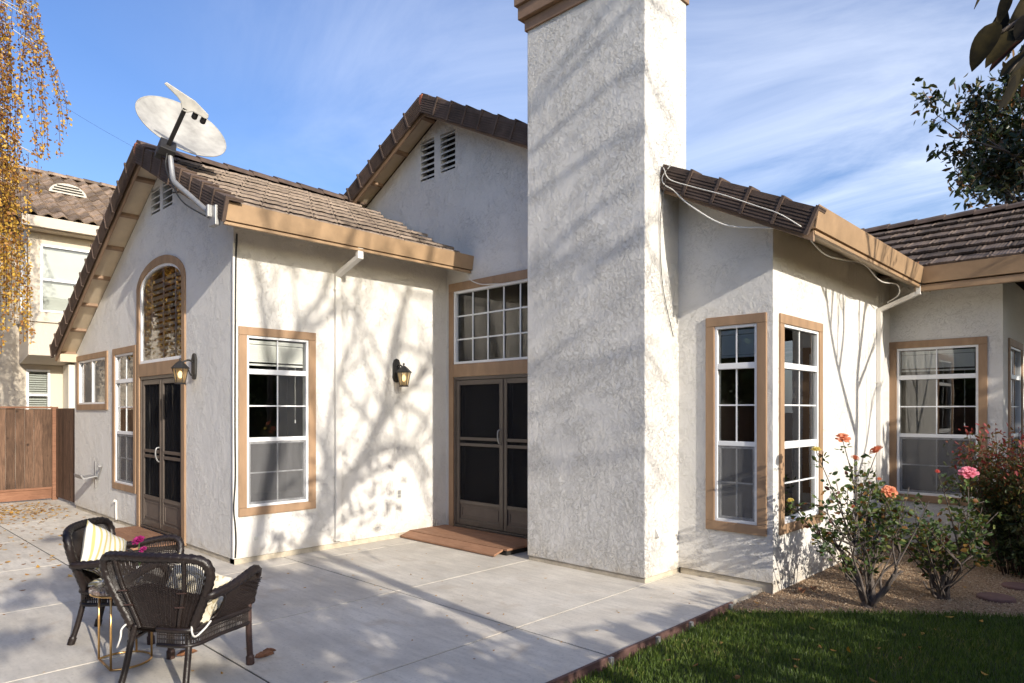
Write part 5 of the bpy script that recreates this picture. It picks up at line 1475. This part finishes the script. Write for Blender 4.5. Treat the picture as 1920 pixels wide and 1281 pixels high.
def rose(base, blooms, ncane, hgt, spread, seed, label, trunk_r=.028, leafn=30):
    b = Vector(base); ro = tag(empty('rose_bush', base), label, 'rose bush', 'rose bushes in the gravel bed'); q = random.Random(seed)
    mbw = MB(); mbc = MB(); LPs = []
    mains = []
    for k in range(7):
        a = 2 * math.pi * k / 7 + q.uniform(-.5, .5); L_ = q.uniform(.16, .42) * hgt; o_ = q.uniform(.25, .6) * spread; tr = trunk_r * q.uniform(.45, 1.05)
        e = b + Vector((math.cos(a) * o_, math.sin(a) * o_, L_)); jt = lambda s_: Vector((q.uniform(-s_, s_), q.uniform(-s_, s_), q.uniform(-s_, s_)))
        path = catmull([b + Vector((0, 0, -.04)), b.lerp(e, .28) + jt(.04), b.lerp(e, .55) + jt(.05), b.lerp(e, .8) + jt(.04), e], 6)
        mbw.tube(path, [tr * (1.25 - .028 * j) * (1 + .2 * math.sin(j * 1.7 + k) * math.sin(j * .6)) for j in range(len(path))], 7); mains.append((e, path))
        if q.random() < .6:
            g_ = path[14] + Vector((math.cos(a + 1.2) * .12, math.sin(a + 1.2) * .12, q.uniform(.02, .14))); mbw.tube([path[14], path[14].lerp(g_, .5) + jt(.015), g_], [tr * .6, tr * .5, tr * .42], 6)
    mbw.lathe([(.05, -.04), (.065, .0), (.05, .04), (.02, .06)], b, 8)
    mbw.build('trunk', M_CANE, ro, smooth=True)
    targets = [Vector(p) for p, *_ in blooms]
    for k in range(ncane):
        a = q.uniform(0, 2 * math.pi); rr = spread * math.sqrt(q.random()) * .95
        targets.append(b + Vector((math.cos(a) * rr, math.sin(a) * rr, hgt * q.uniform(.38, .86))))
    for k, tg in enumerate(targets):
        e, _ = min(mains, key=lambda m: (m[0] - tg).length + q.uniform(0, .15))
        if k >= len(blooms) and q.random() < .45: e = b + Vector((q.uniform(-.05, .05), q.uniform(-.05, .05), .02))
        mid = e.lerp(tg, .5) + Vector((q.uniform(-.07, .07), q.uniform(-.07, .07), q.uniform(-.05, .05)))
        path = catmull([e, mid, tg], 7); isb = k < len(blooms)
        mbc.tube(path, [.0085 - .0004 * j for j in range(len(path))], 5)
        for s_ in range(leafn):
            f = (.42 + .55 * q.random()) * (len(path) - 1.01); i = int(f); c = path[i].lerp(path[i + 1], f - i)
            dv_ = Vector((q.uniform(-1, 1), q.uniform(-1, 1), q.uniform(-.2, .6))).normalized()
            for l_ in range(3): LPs.append((c + dv_ * (.02 + .022 * l_), dv_))
        for s_ in range(2):
            i = q.randint(4, len(path) - 3); g_ = path[i] + Vector((q.uniform(-.15, .15), q.uniform(-.15, .15), q.uniform(.02, .16)))
            mbc.tube([path[i], path[i].lerp(g_, .5) + Vector((0, 0, .02)), g_], [.005, .004, .003], 4)
            for l_ in range(9):
                c = path[i].lerp(g_, q.uniform(.3, 1)); dv_ = Vector((q.uniform(-1, 1), q.uniform(-1, 1), q.uniform(-.2, .6))).normalized(); LPs.append((c + dv_ * .02, dv_))
    mbc.build('cane', M_CANE, ro, smooth=True)
    rs = np.random.RandomState(seed); P = np.array([tuple(p) for p, d in LPs]); Dv = np.array([tuple(d) for p, d in LPs])
    leaves_at('foliage', P, .048, M_LROSE, rs, ro, .66, fold=.18, bias=Dv * 1.3)
    for j, (p, r_, m_, tl, op) in enumerate(blooms): bloom(ro, p, r_, m_, tl, op, seed * 10 + j)
    return ro
rose((-1.84, 6.36, -.03), [((-2.00, 6.20, 1.405), .058, M_PEACH, (.5, .3), 1.0), ((-1.785, 6.40, 1.30), .058, M_PEACH, (.3, -.5), 1.0), ((-2.165, 6.04, 1.31), .042, M_YEL, (.2, .1), .9), ((-1.71, 6.47, .945), .062, M_PEACH, (.7, .4), 1.0), ((-1.925, 6.27, 1.235), .042, M_PEACH, (-.3, .3), .8), ((-2.36, 5.98, .86), .035, M_YEL, (.3, 0), .8), ((-1.93, 6.25, .82), .03, M_PEACH, (.3, 0), .8)], 24, 1.28, .62, 3, 'tall gnarled rose bush with peach and yellow blooms by the bay window', .023, 10)
rose((-1.44, 7.10, -.03), [((-1.245, 7.10, 1.09), .075, M_PINK, (.5, .2), 1.0), ((-1.45, 6.95, 1.105), .035, M_RED, (.1, .1), .55)], 24, 1.05, .48, 8, 'smaller rose bush with one large pink bloom and a coral bud', .016, 10)
rose((-2.2, 7.55, -.03), [((-2.1, 7.6, .95), .03, M_PEACH, (.3, .1), .7)], 5, .95, .42, 15, 'sparse thin rose bush against the wall behind the tall rose', .014, 12)

# ---- red-leaved shrub at the right edge
na = tag(empty('nandina_shrub', (-1.12, 8.75, -.03)), 'dense shrub with red and green leaves at the right edge', 'shrub')
q = random.Random(40); mb = MB(); LPs = []; RV = []
for k in range(125):
    a = q.uniform(0, 6.28); rr = .33 * math.sqrt(q.random()); p0 = Vector((-.95 + rr * math.cos(a), 8.75 + rr * math.sin(a), -.05)); 
    tp = p0 + Vector((math.cos(a) * q.uniform(.05, .42), math.sin(a) * q.uniform(.05, .42), q.uniform(.75, 1.55)))
    path = catmull([p0, p0.lerp(tp, .5) + Vector((0, 0, .05)), tp], 6); mb.tube(path, [.0055 - .0002 * j for j in range(len(path))], 5)
    for s_ in range(130):
        f = (.14 + .86 * q.random()) * (len(path) - 1.01); i = int(f); c = path[i].lerp(path[i + 1], f - i) + Vector((q.gauss(0, .075), q.gauss(0, .075), q.gauss(0, .05)))
        LPs.append(tuple(c)); RV.append(min(1, max(0, (c.z - .45) * .60 + q.uniform(-.28, .36) + .10)))
mb.build('stem', M_TWIG, na, smooth=True)
rs = np.random.RandomState(17); leaves_at('foliage', np.array(LPs), .056, M_LNAN, rs, na, .42, rnd=np.array(RV))

# ================================================================== PATIO FURNITURE
def wicker(name, col, rough=.38):
    m, t, b = new_mat(name); vec = coords(t, 'obj')
    c = ramp(t, noise(t, vec, 60, 4, .7), [(.35, tuple(x * .55 for x in col)), (.62, col), (.8, tuple(x * 2.2 for x in col))])
    t.links.new(c, b.inputs['Base Color']); b.inputs['Roughness'].default_value = rough; b.inputs['Specular IOR Level'].default_value = .5
    bump(t, b, noise(t, vec, 160, 2), .5, .003); return m
M_WK = wicker('wicker_brown', (0.020, 0.013, 0.011)); M_WKL = wicker('wicker_foot', (0.075, 0.040, 0.032), .5)
def rope(ph, d): return 1 + .34 * abs(math.sin(1.5 * ph + d * 70)) - .20
def wrap(ph, d): return 1 + .07 * math.sin(d * 480)
def fine(pts, step):
    out_ = [Vector(pts[0])]
    for a, b in zip(pts[:-1], pts[1:]):
        n_ = max(1, int((Vector(b) - Vector(a)).length / step))
        for k in range(1, n_ + 1): out_.append(Vector(a).lerp(Vector(b), k / n_))
    return out_
def bp(s, t):
    """back panel surface: s across -1..1, t up 0..1"""
    w_ = .205 + .155 * math.sin(min(t, 1) * math.pi / 2) ** 1.2
    return Vector((s * w_, -.215 - .11 * t + .075 * (s * s) * (.3 + .7 * t), .37 + .44 * t))
def wicker_chair(loc, rz, label):
    """+y is the way the chair faces"""
    ch = tag(empty('wicker_chair', (0, 0, 0)), label, 'chair', 'wicker armchairs around the small table')
    # outline of the back: straight flared sides and a rounded top
    ol = [bp(-1, t / 10) for t in range(0, 8)] + [bp(-.985, .80), bp(-.93, .90), bp(-.82, .965), bp(-.6, .99)] + [bp(s, 1.0) for s in (-.3, 0, .3)] + [bp(.6, .99), bp(.82, .965), bp(.93, .90), bp(.985, .80)] + [bp(1, t / 10) for t in range(7, -1, -1)]
    path = fine(catmull(ol, 4), .008)
    mb = MB(); mb.tube(path, .027, 10, mod=rope); mb.build('back_rim', M_WK, ch, smooth=True)
    def tmax(s): s = abs(s); return 1.0 if s < .35 else (1.0 - .02 * (s - .35) / .3 if s < .65 else .98 - .2 * ((s - .65) / .35) ** 2.2)
    mb = MB(); n_ = 62
    for k in range(n_):
        s = -.97 + 1.94 * k / (n_ - 1); tm = tmax(s)
        mb.tube([bp(s, tm * j / 10) for j in range(11)], .0034, 4, cap=False)
    for r_ in range(44):            # closely woven lower half and a pointed band above it
        t_ = .02 + .0105 * r_
        mb.tube([bp(s / 40, t_) + Vector((0, .004 * math.sin(s * 1.9 + r_ * math.pi), 0)) for s in range(-38, 39)], .0030, 4, cap=False)
    for r_ in range(13):
        t_ = .485 + .0125 * r_; sw = int(36 * (1 - r_ / 14))
        if sw > 2: mb.tube([bp(s / 40, t_) + Vector((0, .005 * math.sin(s * 1.9 + r_ * math.pi), 0)) for s in range(-sw, sw + 1)], .0034, 4, cap=False)
    mb.build('back_weave', M_WK, ch, kind='stuff')
    for s in (-1, 1):
        # wrapped upright running into the splayed rear leg
        up_ = [bp(.62 * s, .97 - .97 * k / 8) + Vector((0, -.012, 0)) for k in range(9)]
        mb = MB(); mb.tube(fine(up_, .004), .013, 7, mod=wrap); mb.build('upright', M_WK, ch, smooth=True)
        leg = fine(catmull([bp(.80 * s, .02), (s * .19, -.215, .28), (s * .20, -.245, .14), (s * .215, -.285, .0)], 6), .006); L_ = len(leg)
        mb = MB(); mb.tube(leg, [.019 if k < L_ - 9 else .025 for k in range(L_)], 8, mod=wrap); mb.build('leg', M_WK, ch, smooth=True)
        fl = fine(catmull([(s * .285, .255, .40), (s * .285, .26, .2), (s * .29, .27, .0)], 6), .006); L_ = len(fl)
        mb = MB(); mb.tube(fl, [.020 if k < L_ - 9 else .027 for k in range(L_)], 8, mod=wrap); mb.build('leg', M_WKL, ch, smooth=True)
        # arm: rope from the wing of the back, forward and down to the front leg
        arm = catmull([bp(s, .46), (s * .345, -.20, .585), (s * .36, -.05, .595), (s * .365, .10, .625), (s * .355, .215, .635), (s * .335, .275, .60), (s * .30, .285, .50), (s * .288, .27, .40)], 6)
        mb = MB(); mb.tube(fine(arm, .008), .027, 9, mod=rope); mb.build('arm_rim', M_WK, ch, smooth=True)
        # arm panel of upright strands, with an oval opening towards the back
        mb = MB()
        def armz(y): return .59 + .045 * max(0, min(1, (y + .05) / .2)) - .10 * max(0, (y - .22) / .06)
        for k in range(24):
            y_ = -.03 + .30 * k / 23; f_ = (y_ + .215) / .48; xs_ = .205 + .085 * min(1, f_)
            mb.tube([(s * xs_, y_, .37), (s * (xs_ + .04), y_, .47), (s * (.355 - .02 * (k / 23) ** 3), y_, armz(y_))], .0045, 4, cap=False)
        for k in range(16):
            z_ = .38 + .0125 * k; mb.tube([(s * (.205 + .085 * min(1, (y_ + .215) / .48) + .5 * max(0, (z_ - .37)) * .8 + .003 * math.sin(90 * y_ + k * 3.14)), y_, z_) for y_ in np.linspace(-.03, .27, 16)], .0035, 4, cap=False)
        mb.build('arm_weave', M_WK, ch, kind='stuff')
        mb = MB(); mb.tube(catmull([bp(s, .44), (s * .33, -.10, .555), (s * .31, -.045, .50), (s * .25, -.04, .41), (s * .215, -.10, .385), bp(s, .03)], 6), .010, 7, mod=wrap); mb.build('arm_edge', M_WK, ch, smooth=True)
        for t_ in (.32, .52):
            mb = MB(); c = bp(.62 * s, t_); mb.tube([c + Vector((-.03, -.03, 0)), c + Vector((.03, -.03, .004))], .004, 5); mb.build('binding', M_WKL, ch)
    per = catmull([(-.205, -.215, .37), (-.245, .0, .37), (-.288, .255, .37), (-.15, .30, .37), (0, .31, .37), (.15, .30, .37), (.288, .255, .37), (.245, .0, .37), (.205, -.215, .37), (0, -.235, .37)], 6)
    mb = MB(); mb.tube(fine(per, .01), .018, 8, mod=rope); mb.build('seat_rim', M_WK, ch, smooth=True)
    mb = MB(); i = len(mb.v)
    pf = fine(per, .012)
    for p in pf: mb.tube([p, p + Vector((0, 0, -.085))], .0048, 4, cap=False)
    for z_ in (-.03, -.055): mb.tube([p + Vector((0, 0, z_)) for p in pf], .004, 4)
    mb.build('apron_weave', M_WK, ch, kind='stuff')
    mb = MB(); mb.tube([p + Vector((0, 0, -.09)) for p in pf], .013, 7, mod=wrap); mb.build('apron_rim', M_WK, ch, smooth=True)
    mb = MB(); mb.f.append(tuple(range(len(per)))); mb.v.extend([tuple(p + Vector((0, 0, -.004))) for p in per]); j = len(mb.v); mb.v.extend([tuple(p + Vector((0, 0, -.02))) for p in per]); mb.f.append(tuple(range(j + len(per) - 1, j - 1, -1)))
    mb.build('seat', M_WK, ch)
    ch.location = loc; ch.rotation_euler = (0, 0, rz)
    return ch
def face(dx, dy): return math.atan2(-dx, dy)
near = wicker_chair((-4.395, 1.635, 0), face(-.55, .83), 'dark brown wicker armchair nearest the camera, seen from behind')
far = wicker_chair((-5.575, 1.665, 0), face(.60, .80), 'dark brown wicker armchair with a striped pillow, farther from the camera')

def stripes():
    m, t, b = new_mat('striped_cloth'); tc = N(t, 'ShaderNodeTexCoord'); sp = N(t, 'ShaderNodeSeparateXYZ'); t.links.new(tc.outputs['Object'], sp.inputs[0])
    f = mth(t, 'FRACT', mth(t, 'ADD', mth(t, 'MULTIPLY', sp.outputs['X'], 23.0), 10.0))
    c = mixc(t, ramp(t, f, [(.44, 0.0), (.47, 1.0), (.80, 1.0), (.83, 0.0)]), (.62, .60, .54), (.50, .42, .17))
    t.links.new(c, b.inputs['Base Color']); b.inputs['Roughness'].default_value = .9; bump(t, b, noise(t, tc.outputs['Object'], 220, 2), .25, .002); return m
M_STRIPE = stripes()
def floral():
    m, t, b = new_mat('floral_cloth'); vec = coords(t, 'obj')
    c = mixc(t, ramp(t, noise(t, vec, 9, 2, .5, 2.0), [(.52, 0.0), (.56, .8), (.62, .0)]), (.66, .60, .47), (.33, .25, .09))
    t.links.new(c, b.inputs['Base Color']); b.inputs['Roughness'].default_value = .9; return m
M_FLOR = floral()
def cushion(name, sx, sy, h, mat, label, M4, pinch=.10, cat='pillow'):
    mb = MB(); n_ = 20
    for sgn in (1, -1):
        i = len(mb.v)
        for a in range(n_ + 1):
            for b in range(n_ + 1):
                u, v = -1 + 2 * a / n_, -1 + 2 * b / n_
                z = h * ((1 - abs(u) ** 2.6) * (1 - abs(v) ** 2.6)) ** .55 * sgn
                x = u * sx * (1 - pinch * (1 - v * v) * abs(u) ** 2); y = v * sy * (1 - pinch * (1 - u * u) * abs(v) ** 2)
                mb.v.append((x, y, z + .006 * math.sin(7 * u + 3 * v)))
        for a in range(n_):
            for b in range(n_):
                f = (i + a * (n_ + 1) + b, i + (a + 1) * (n_ + 1) + b, i + (a + 1) * (n_ + 1) + b + 1, i + a * (n_ + 1) + b + 1); mb.f.append(f if sgn > 0 else f[::-1])
    o = mb.build(name, mat, None, smooth=True); o.matrix_world = M4; return tag(o, label, cat)
def chair_m(ch): return Matrix.Translation(ch.location) @ Matrix.Rotation(ch.rotation_euler.z, 4, 'Z')
cushion('pillow', .205, .19, .075, M_STRIPE, 'yellow and white striped pillow leaning on the farther wicker chair', chair_m(far) @ Matrix.Translation((.02, -.145, .60)) @ Matrix.Rotation(R(-16), 4, 'Z') @ Matrix.Rotation(R(108), 4, 'X') @ Matrix.Rotation(R(34), 4, 'Z'))
cushion('seat_cushion', .225, .225, .035, M_STRIPE, 'striped seat cushion on the farther wicker chair', chair_m(far) @ Matrix.Translation((0, .04, .415)), .02, 'cushion')
nc = cushion('seat_cushion', .225, .225, .045, M_FLOR, 'cream seat cushion with tie strings on the near wicker chair', chair_m(near) @ Matrix.Translation((0, .03, .425)), .02, 'cushion')
cushion('pillow', .20, .18, .07, M_FLOR, 'cream patterned pillow inside the near wicker chair', chair_m(near) @ Matrix.Translation((.10, -.06, .54)) @ Matrix.Rotation(R(75), 4, 'X') @ Matrix.Rotation(R(-20), 4, 'Z'))
Mn_ = chair_m(near)
for k, pts in enumerate(([(.205, -.20, .41), (.225, -.235, .37), (.245, -.23, .34), (.265, -.17, .37), (.27, -.12, .40)], [(-.205, -.20, .40), (-.235, -.235, .36), (-.24, -.24, .31), (-.255, -.25, .25)])):
    mb = MB(); mb.tube(catmull([Mn_ @ Vector(p) for p in pts], 6), .006, 6)
    tag(mb.build('tie_string', M_CABLE, smooth=True), ('looped' if k == 0 else 'hanging') + ' cream tie string of the near chair cushion', 'string')

# ---- small gold table with a stone top
tcx, tcy = -4.955, 1.455
tb_ = tag(empty('side_table', (tcx, tcy, 0)), 'small gold wire side table with a round stone top between the chairs', 'table')
m, t, b = new_mat('brown_marble'); vec = coords(t); c = ramp(t, noise(t, vec, 9, 6, .65, 2.5), [(.35, (.06, .04, .035)), (.52, (.20, .14, .11)), (.62, (.55, .50, .45)), (.7, (.14, .10, .085))]); t.links.new(c, b.inputs['Base Color']); b.inputs['Roughness'].default_value = .18; M_MARB = m
mb = MB(); mb.lathe([(.182, .478), (.188, .484), (.188, .500), (.183, .506)], (tcx, tcy, 0), 36); mb.build('top', M_MARB, tb_, smooth=False)
mb = MB(); mb.tube([(tcx + .178 * math.cos(2 * math.pi * k / 40), tcy + .178 * math.sin(2 * math.pi * k / 40), .471) for k in range(40)], .007, 6, closed=True); mb.build('top_ring', M_GOLD, tb_, smooth=True)
fa = math.atan2(1.363 - tcy, -5.10 - tcx); fb_ = math.atan2(1.358 - tcy, -4.824 - tcx)
angs = [fa, fb_ if fb_ > fa else fb_ + 2 * math.pi]
angs = [math.atan2(-.10, -.145), math.atan2(-.10, .13) , math.atan2(.125, .05), math.atan2(.125, -.12)]
for a in angs:
    px_, py_ = tcx + .172 * math.cos(a), tcy + .172 * math.sin(a)
    mb = MB(); mb.tube([(px_, py_, .007), (px_, py_, .472)], .007, 8); mb.build('leg', M_GOLD, tb_, smooth=True)
ba = [angs[1] + (angs[0] + 2 * math.pi - angs[1]) * k / 28 for k in range(29)]
mb = MB(); mb.tube([(tcx + .172 * math.cos(a), tcy + .172 * math.sin(a), .007) for a in ba], .007, 8); mb.tube([(tcx + .172 * math.cos(a), tcy + .172 * math.sin(a), .007) for a in (angs[0], angs[1])], .007, 8); mb.build('base_ring', M_GOLD, tb_, smooth=True)
mb = MB(); mb.lathe([(.03, .0), (.05, .006), (.075, .022), (.088, .036), (.090, .038), (.084, .036), (.068, .022), (.04, .010), (.001, .008)], (tcx - .025, tcy - .02, .506), 28)
tag(mb.build('bowl', M_CERA, smooth=True), 'pale grey shallow bowl on the small table', 'bowl')
vs = tag(empty('flower_vase', (tcx + .085, tcy + .075, .506)), 'slim vase with magenta flowers on the small table', 'vase')
vb = Vector((tcx + .085, tcy + .075, .506))
mb = MB(); mb.lathe([(.022, .0), (.03, .02), (.026, .07), (.014, .11), (.017, .125)], vb, 16); mb.build('body', M_CERA, vs, smooth=True)
M_STEM = pmat('flower_stem', (.06, .11, .03), .6)
for k, (dx, dy, dz, r_) in enumerate(((-.06, .02, .275, .042), (-.005, .03, .225, .026), (.03, .0, .21, .022))):
    tp = vb + Vector((dx, dy, dz)); mb = MB(); mb.tube(catmull([vb + Vector((0, 0, .11)), vb.lerp(tp, .6) + Vector((0, 0, .04)), tp], 5), .003, 5); mb.build('stem', M_STEM, vs)
    bloom(vs, tp, r_, M_MAGE, (.5, .2), .9, 70 + k)

# ---- fallen leaves
def curled(name, x, y, L_, seed, label, mat_i):
    q = random.Random(seed); a = q.uniform(0, 6.28); d = Vector((math.cos(a), math.sin(a), 0)); w_ = Vector((-d.y, d.x, 0)); mb = MB(); K = 8
    z0_ = .012 if x < -2.7 else -.02
    for k in range(K + 1):
        t_ = k / K; hw = L_ * .36 * math.sin(math.pi * (t_ * .94 + .03)) ** .7
        for s_ in (-1, -.5, 0, .5, 1): mb.v.append(tuple(Vector((x, y, z0_)) + d * (L_ * (t_ - .5)) + w_ * (s_ * hw * (1 - .35 * abs(s_))) + Vector((0, 0, abs(s_) ** 1.6 * hw * .75 + L_ * .35 * (t_ - .5) ** 2 + q.uniform(0, .006)))))
    for k in range(K):
        for j in range(4): e = k * 5 + j; mb.f.append((e, e + 1, e + 6, e + 5))
    return tag(mb.build(name, M_DRY, smooth=True), label, 'leaf')
M_DRY = pmat('dry_leaf', (.22, .10, .05), .7, .4, 30)
for k, (x, y, L_, lb) in enumerate(((-4.31, 2.12, .13, 'curled brown leaf beside the front foot of the near chair'), (-4.72, 1.78, .13, 'curled brown leaf under the near wicker chair'), (-4.38, 2.19, .09, 'smaller curled brown leaf right of the near chair foot'), (-2.40, 6.35, .15, 'large curled brown leaf at the foot of the bay wall'), (-2.36, 6.52, .12, 'brown leaf behind the tall rose at the bay wall'), (-2.02, 8.6, .17, 'large brown leaf on the gravel by the back wall'), (-2.22, 9.20, .14, 'brown leaf in the gravel corner'), (-1.55, 8.3, .10, 'brown leaf on the gravel near the red shrub'))):
    curled('dry_leaf', x, y, L_, k + 3, lb, 0)
mbl = MB()
rl = curled('dry_leaf', -2.14, 9.18, .16, 60, 'dry brown leaves caught at the gutter corner of the right roof', 0); rl.location = (0, 0, 3.40)
rs = np.random.RandomState(33)
n = 900
lx = np.concatenate([-13.6 + rs.normal(0, .75, 620), rs.uniform(-13.8, -7.5, 280)]); ly = np.concatenate([2.35 + rs.normal(0, .45, 620), rs.uniform(.4, 3.0, 280)])
ok = (ly < 3.1) & (lx > -14.85); lx, ly = lx[ok], ly[ok]
P = np.stack([lx, ly, np.full(len(lx), .007)], 1); D = rand_dirs(rs, len(P)); D[:, 2] *= .15; D /= np.linalg.norm(D, axis=1, keepdims=True)
Wv = np.cross(D, np.array([[0, 0, 1.0]]) + rs.normal(0, .15, D.shape)); Wv /= np.linalg.norm(Wv, axis=1, keepdims=True)
lf = leaf_mesh('fallen_leaves', P, D * .055, Wv * .019, M_LFALL, rs.uniform(0, 1, len(P)), .2)
tag(lf, 'scattered yellow birch leaves on the patio by the fence', 'leaves', kind='stuff')

# ---- evergreen trees round the garden, behind the camera and beyond the hedge (seen in the panes)
rs = np.random.RandomState(91)
def garden_tree(h, r_, seed):
    q = np.random.RandomState(seed); n_ = 2600
    v = rand_dirs(q, n_) * (q.uniform(0, 1, (n_, 1)) ** .4) * np.array([r_, r_, h * .40]) * (1 + .18 * np.sin(7 * q.uniform(0, 6, (n_, 1))))
    v[:, 2] += h * .60
    t_ = tag(empty('evergreen_tree'), 'dense evergreen tree in the garden behind the viewer', 'tree', 'evergreens round the garden')
    MB().tube([(0, 0, -.1), (.05, .02, h * .3), (0, 0, h * .65)], [.14, .11, .05], 8).build('trunk', M_BARK, t_, smooth=True)
    leaves_at('crown', v, .30, M_LHEDGE, q, t_, .6)
    return t_
def copy_tree(src, loc, rz, sc):
    c = src.copy(); COL.objects.link(c); c.location = loc; c.rotation_euler = (0, 0, rz); c.scale = (sc, sc, sc)
    for k in src.children:
        d = k.copy(); COL.objects.link(d); d.parent = c
    return c
g0 = garden_tree(4.4, 1.6, 1); g0.location = (4.9, 9.6, 0)
for k, (x, y, sc) in enumerate(((6.0, 13.2, 1.0), (12, 4.6, .98), (12.5, 7.5, 1.0), (12, 10.6, 1.0), (12, -3, .95), (9.5, -9, 1.3), (5.5, -9.5, 1.2), (1.8, -10, 1.4), (-1.8, -9.6, 1.2), (-5.4, -10, 1.45), (-9, -9.4, 1.25), (-12.6, -9.8, 1.4), (-16.5, -9, 1.3), (-20, -8, 1.4), (-23.5, -6, 1.5), (-26, -2, 1.4))):
    copy_tree(g0, (x, y, 0), k * 1.3, sc)
bf = tag(empty('garden_fence', (-8, -7.2, 0)), 'long board fence at the far end of the patio behind the viewer', 'fence')
x = -24.0
while x < 6: MB().box(x, x + .30, -7.22, -7.20, -.1, 1.8).build('board', M_FENCE, bf); x += .306

# ---- leaf litter on the gravel and the lawn edge
rs = np.random.RandomState(58); n = 70
lx = rs.uniform(-2.6, -.3, n); ly = rs.uniform(3.2, 9.5, n); ok = ~((lx < XR + .05)) & (lx < -.1 * ly - .0); lx, ly = lx[ok], ly[ok]
P = np.stack([lx, ly, np.full(len(lx), -.012)], 1); D = rand_dirs(rs, len(P)); D[:, 2] = np.abs(D[:, 2]) * .25; D /= np.linalg.norm(D, axis=1, keepdims=True)
Wv = np.cross(D, np.array([[0, 0, 1.0]]) + rs.normal(0, .3, D.shape)); Wv /= np.linalg.norm(Wv, axis=1, keepdims=True)
tag(leaf_mesh('leaf_litter', P, D * rs.uniform(.03, .075, (len(P), 1)), Wv * .016, M_LFALL, rs.uniform(0, .7, len(P)), .25), 'small dry leaves scattered over the gravel and lawn', 'leaves', kind='stuff')
rs = np.random.RandomState(59); n = 90
lx = rs.uniform(-7.1, -2.9, n); ly = rs.uniform(1.0, 6.0, n); ok = ~((lx < -3.5) & (ly > 5.3)) ; lx, ly = lx[ok], ly[ok]
P = np.stack([lx, ly, np.full(len(lx), .004)], 1); D = rand_dirs(rs, len(P)); D[:, 2] = np.abs(D[:, 2]) * .1; D /= np.linalg.norm(D, axis=1, keepdims=True)
Wv = np.cross(D, np.array([[0, 0, 1.0]]) + rs.normal(0, .2, D.shape)); Wv /= np.linalg.norm(Wv, axis=1, keepdims=True)
tag(leaf_mesh('leaf_crumbs', P, D * rs.uniform(.012, .04, (len(P), 1)), Wv * .008, M_LFALL, rs.uniform(0, .8, len(P)), .25), 'tiny leaf crumbs on the open patio slabs', 'leaves', kind='stuff')
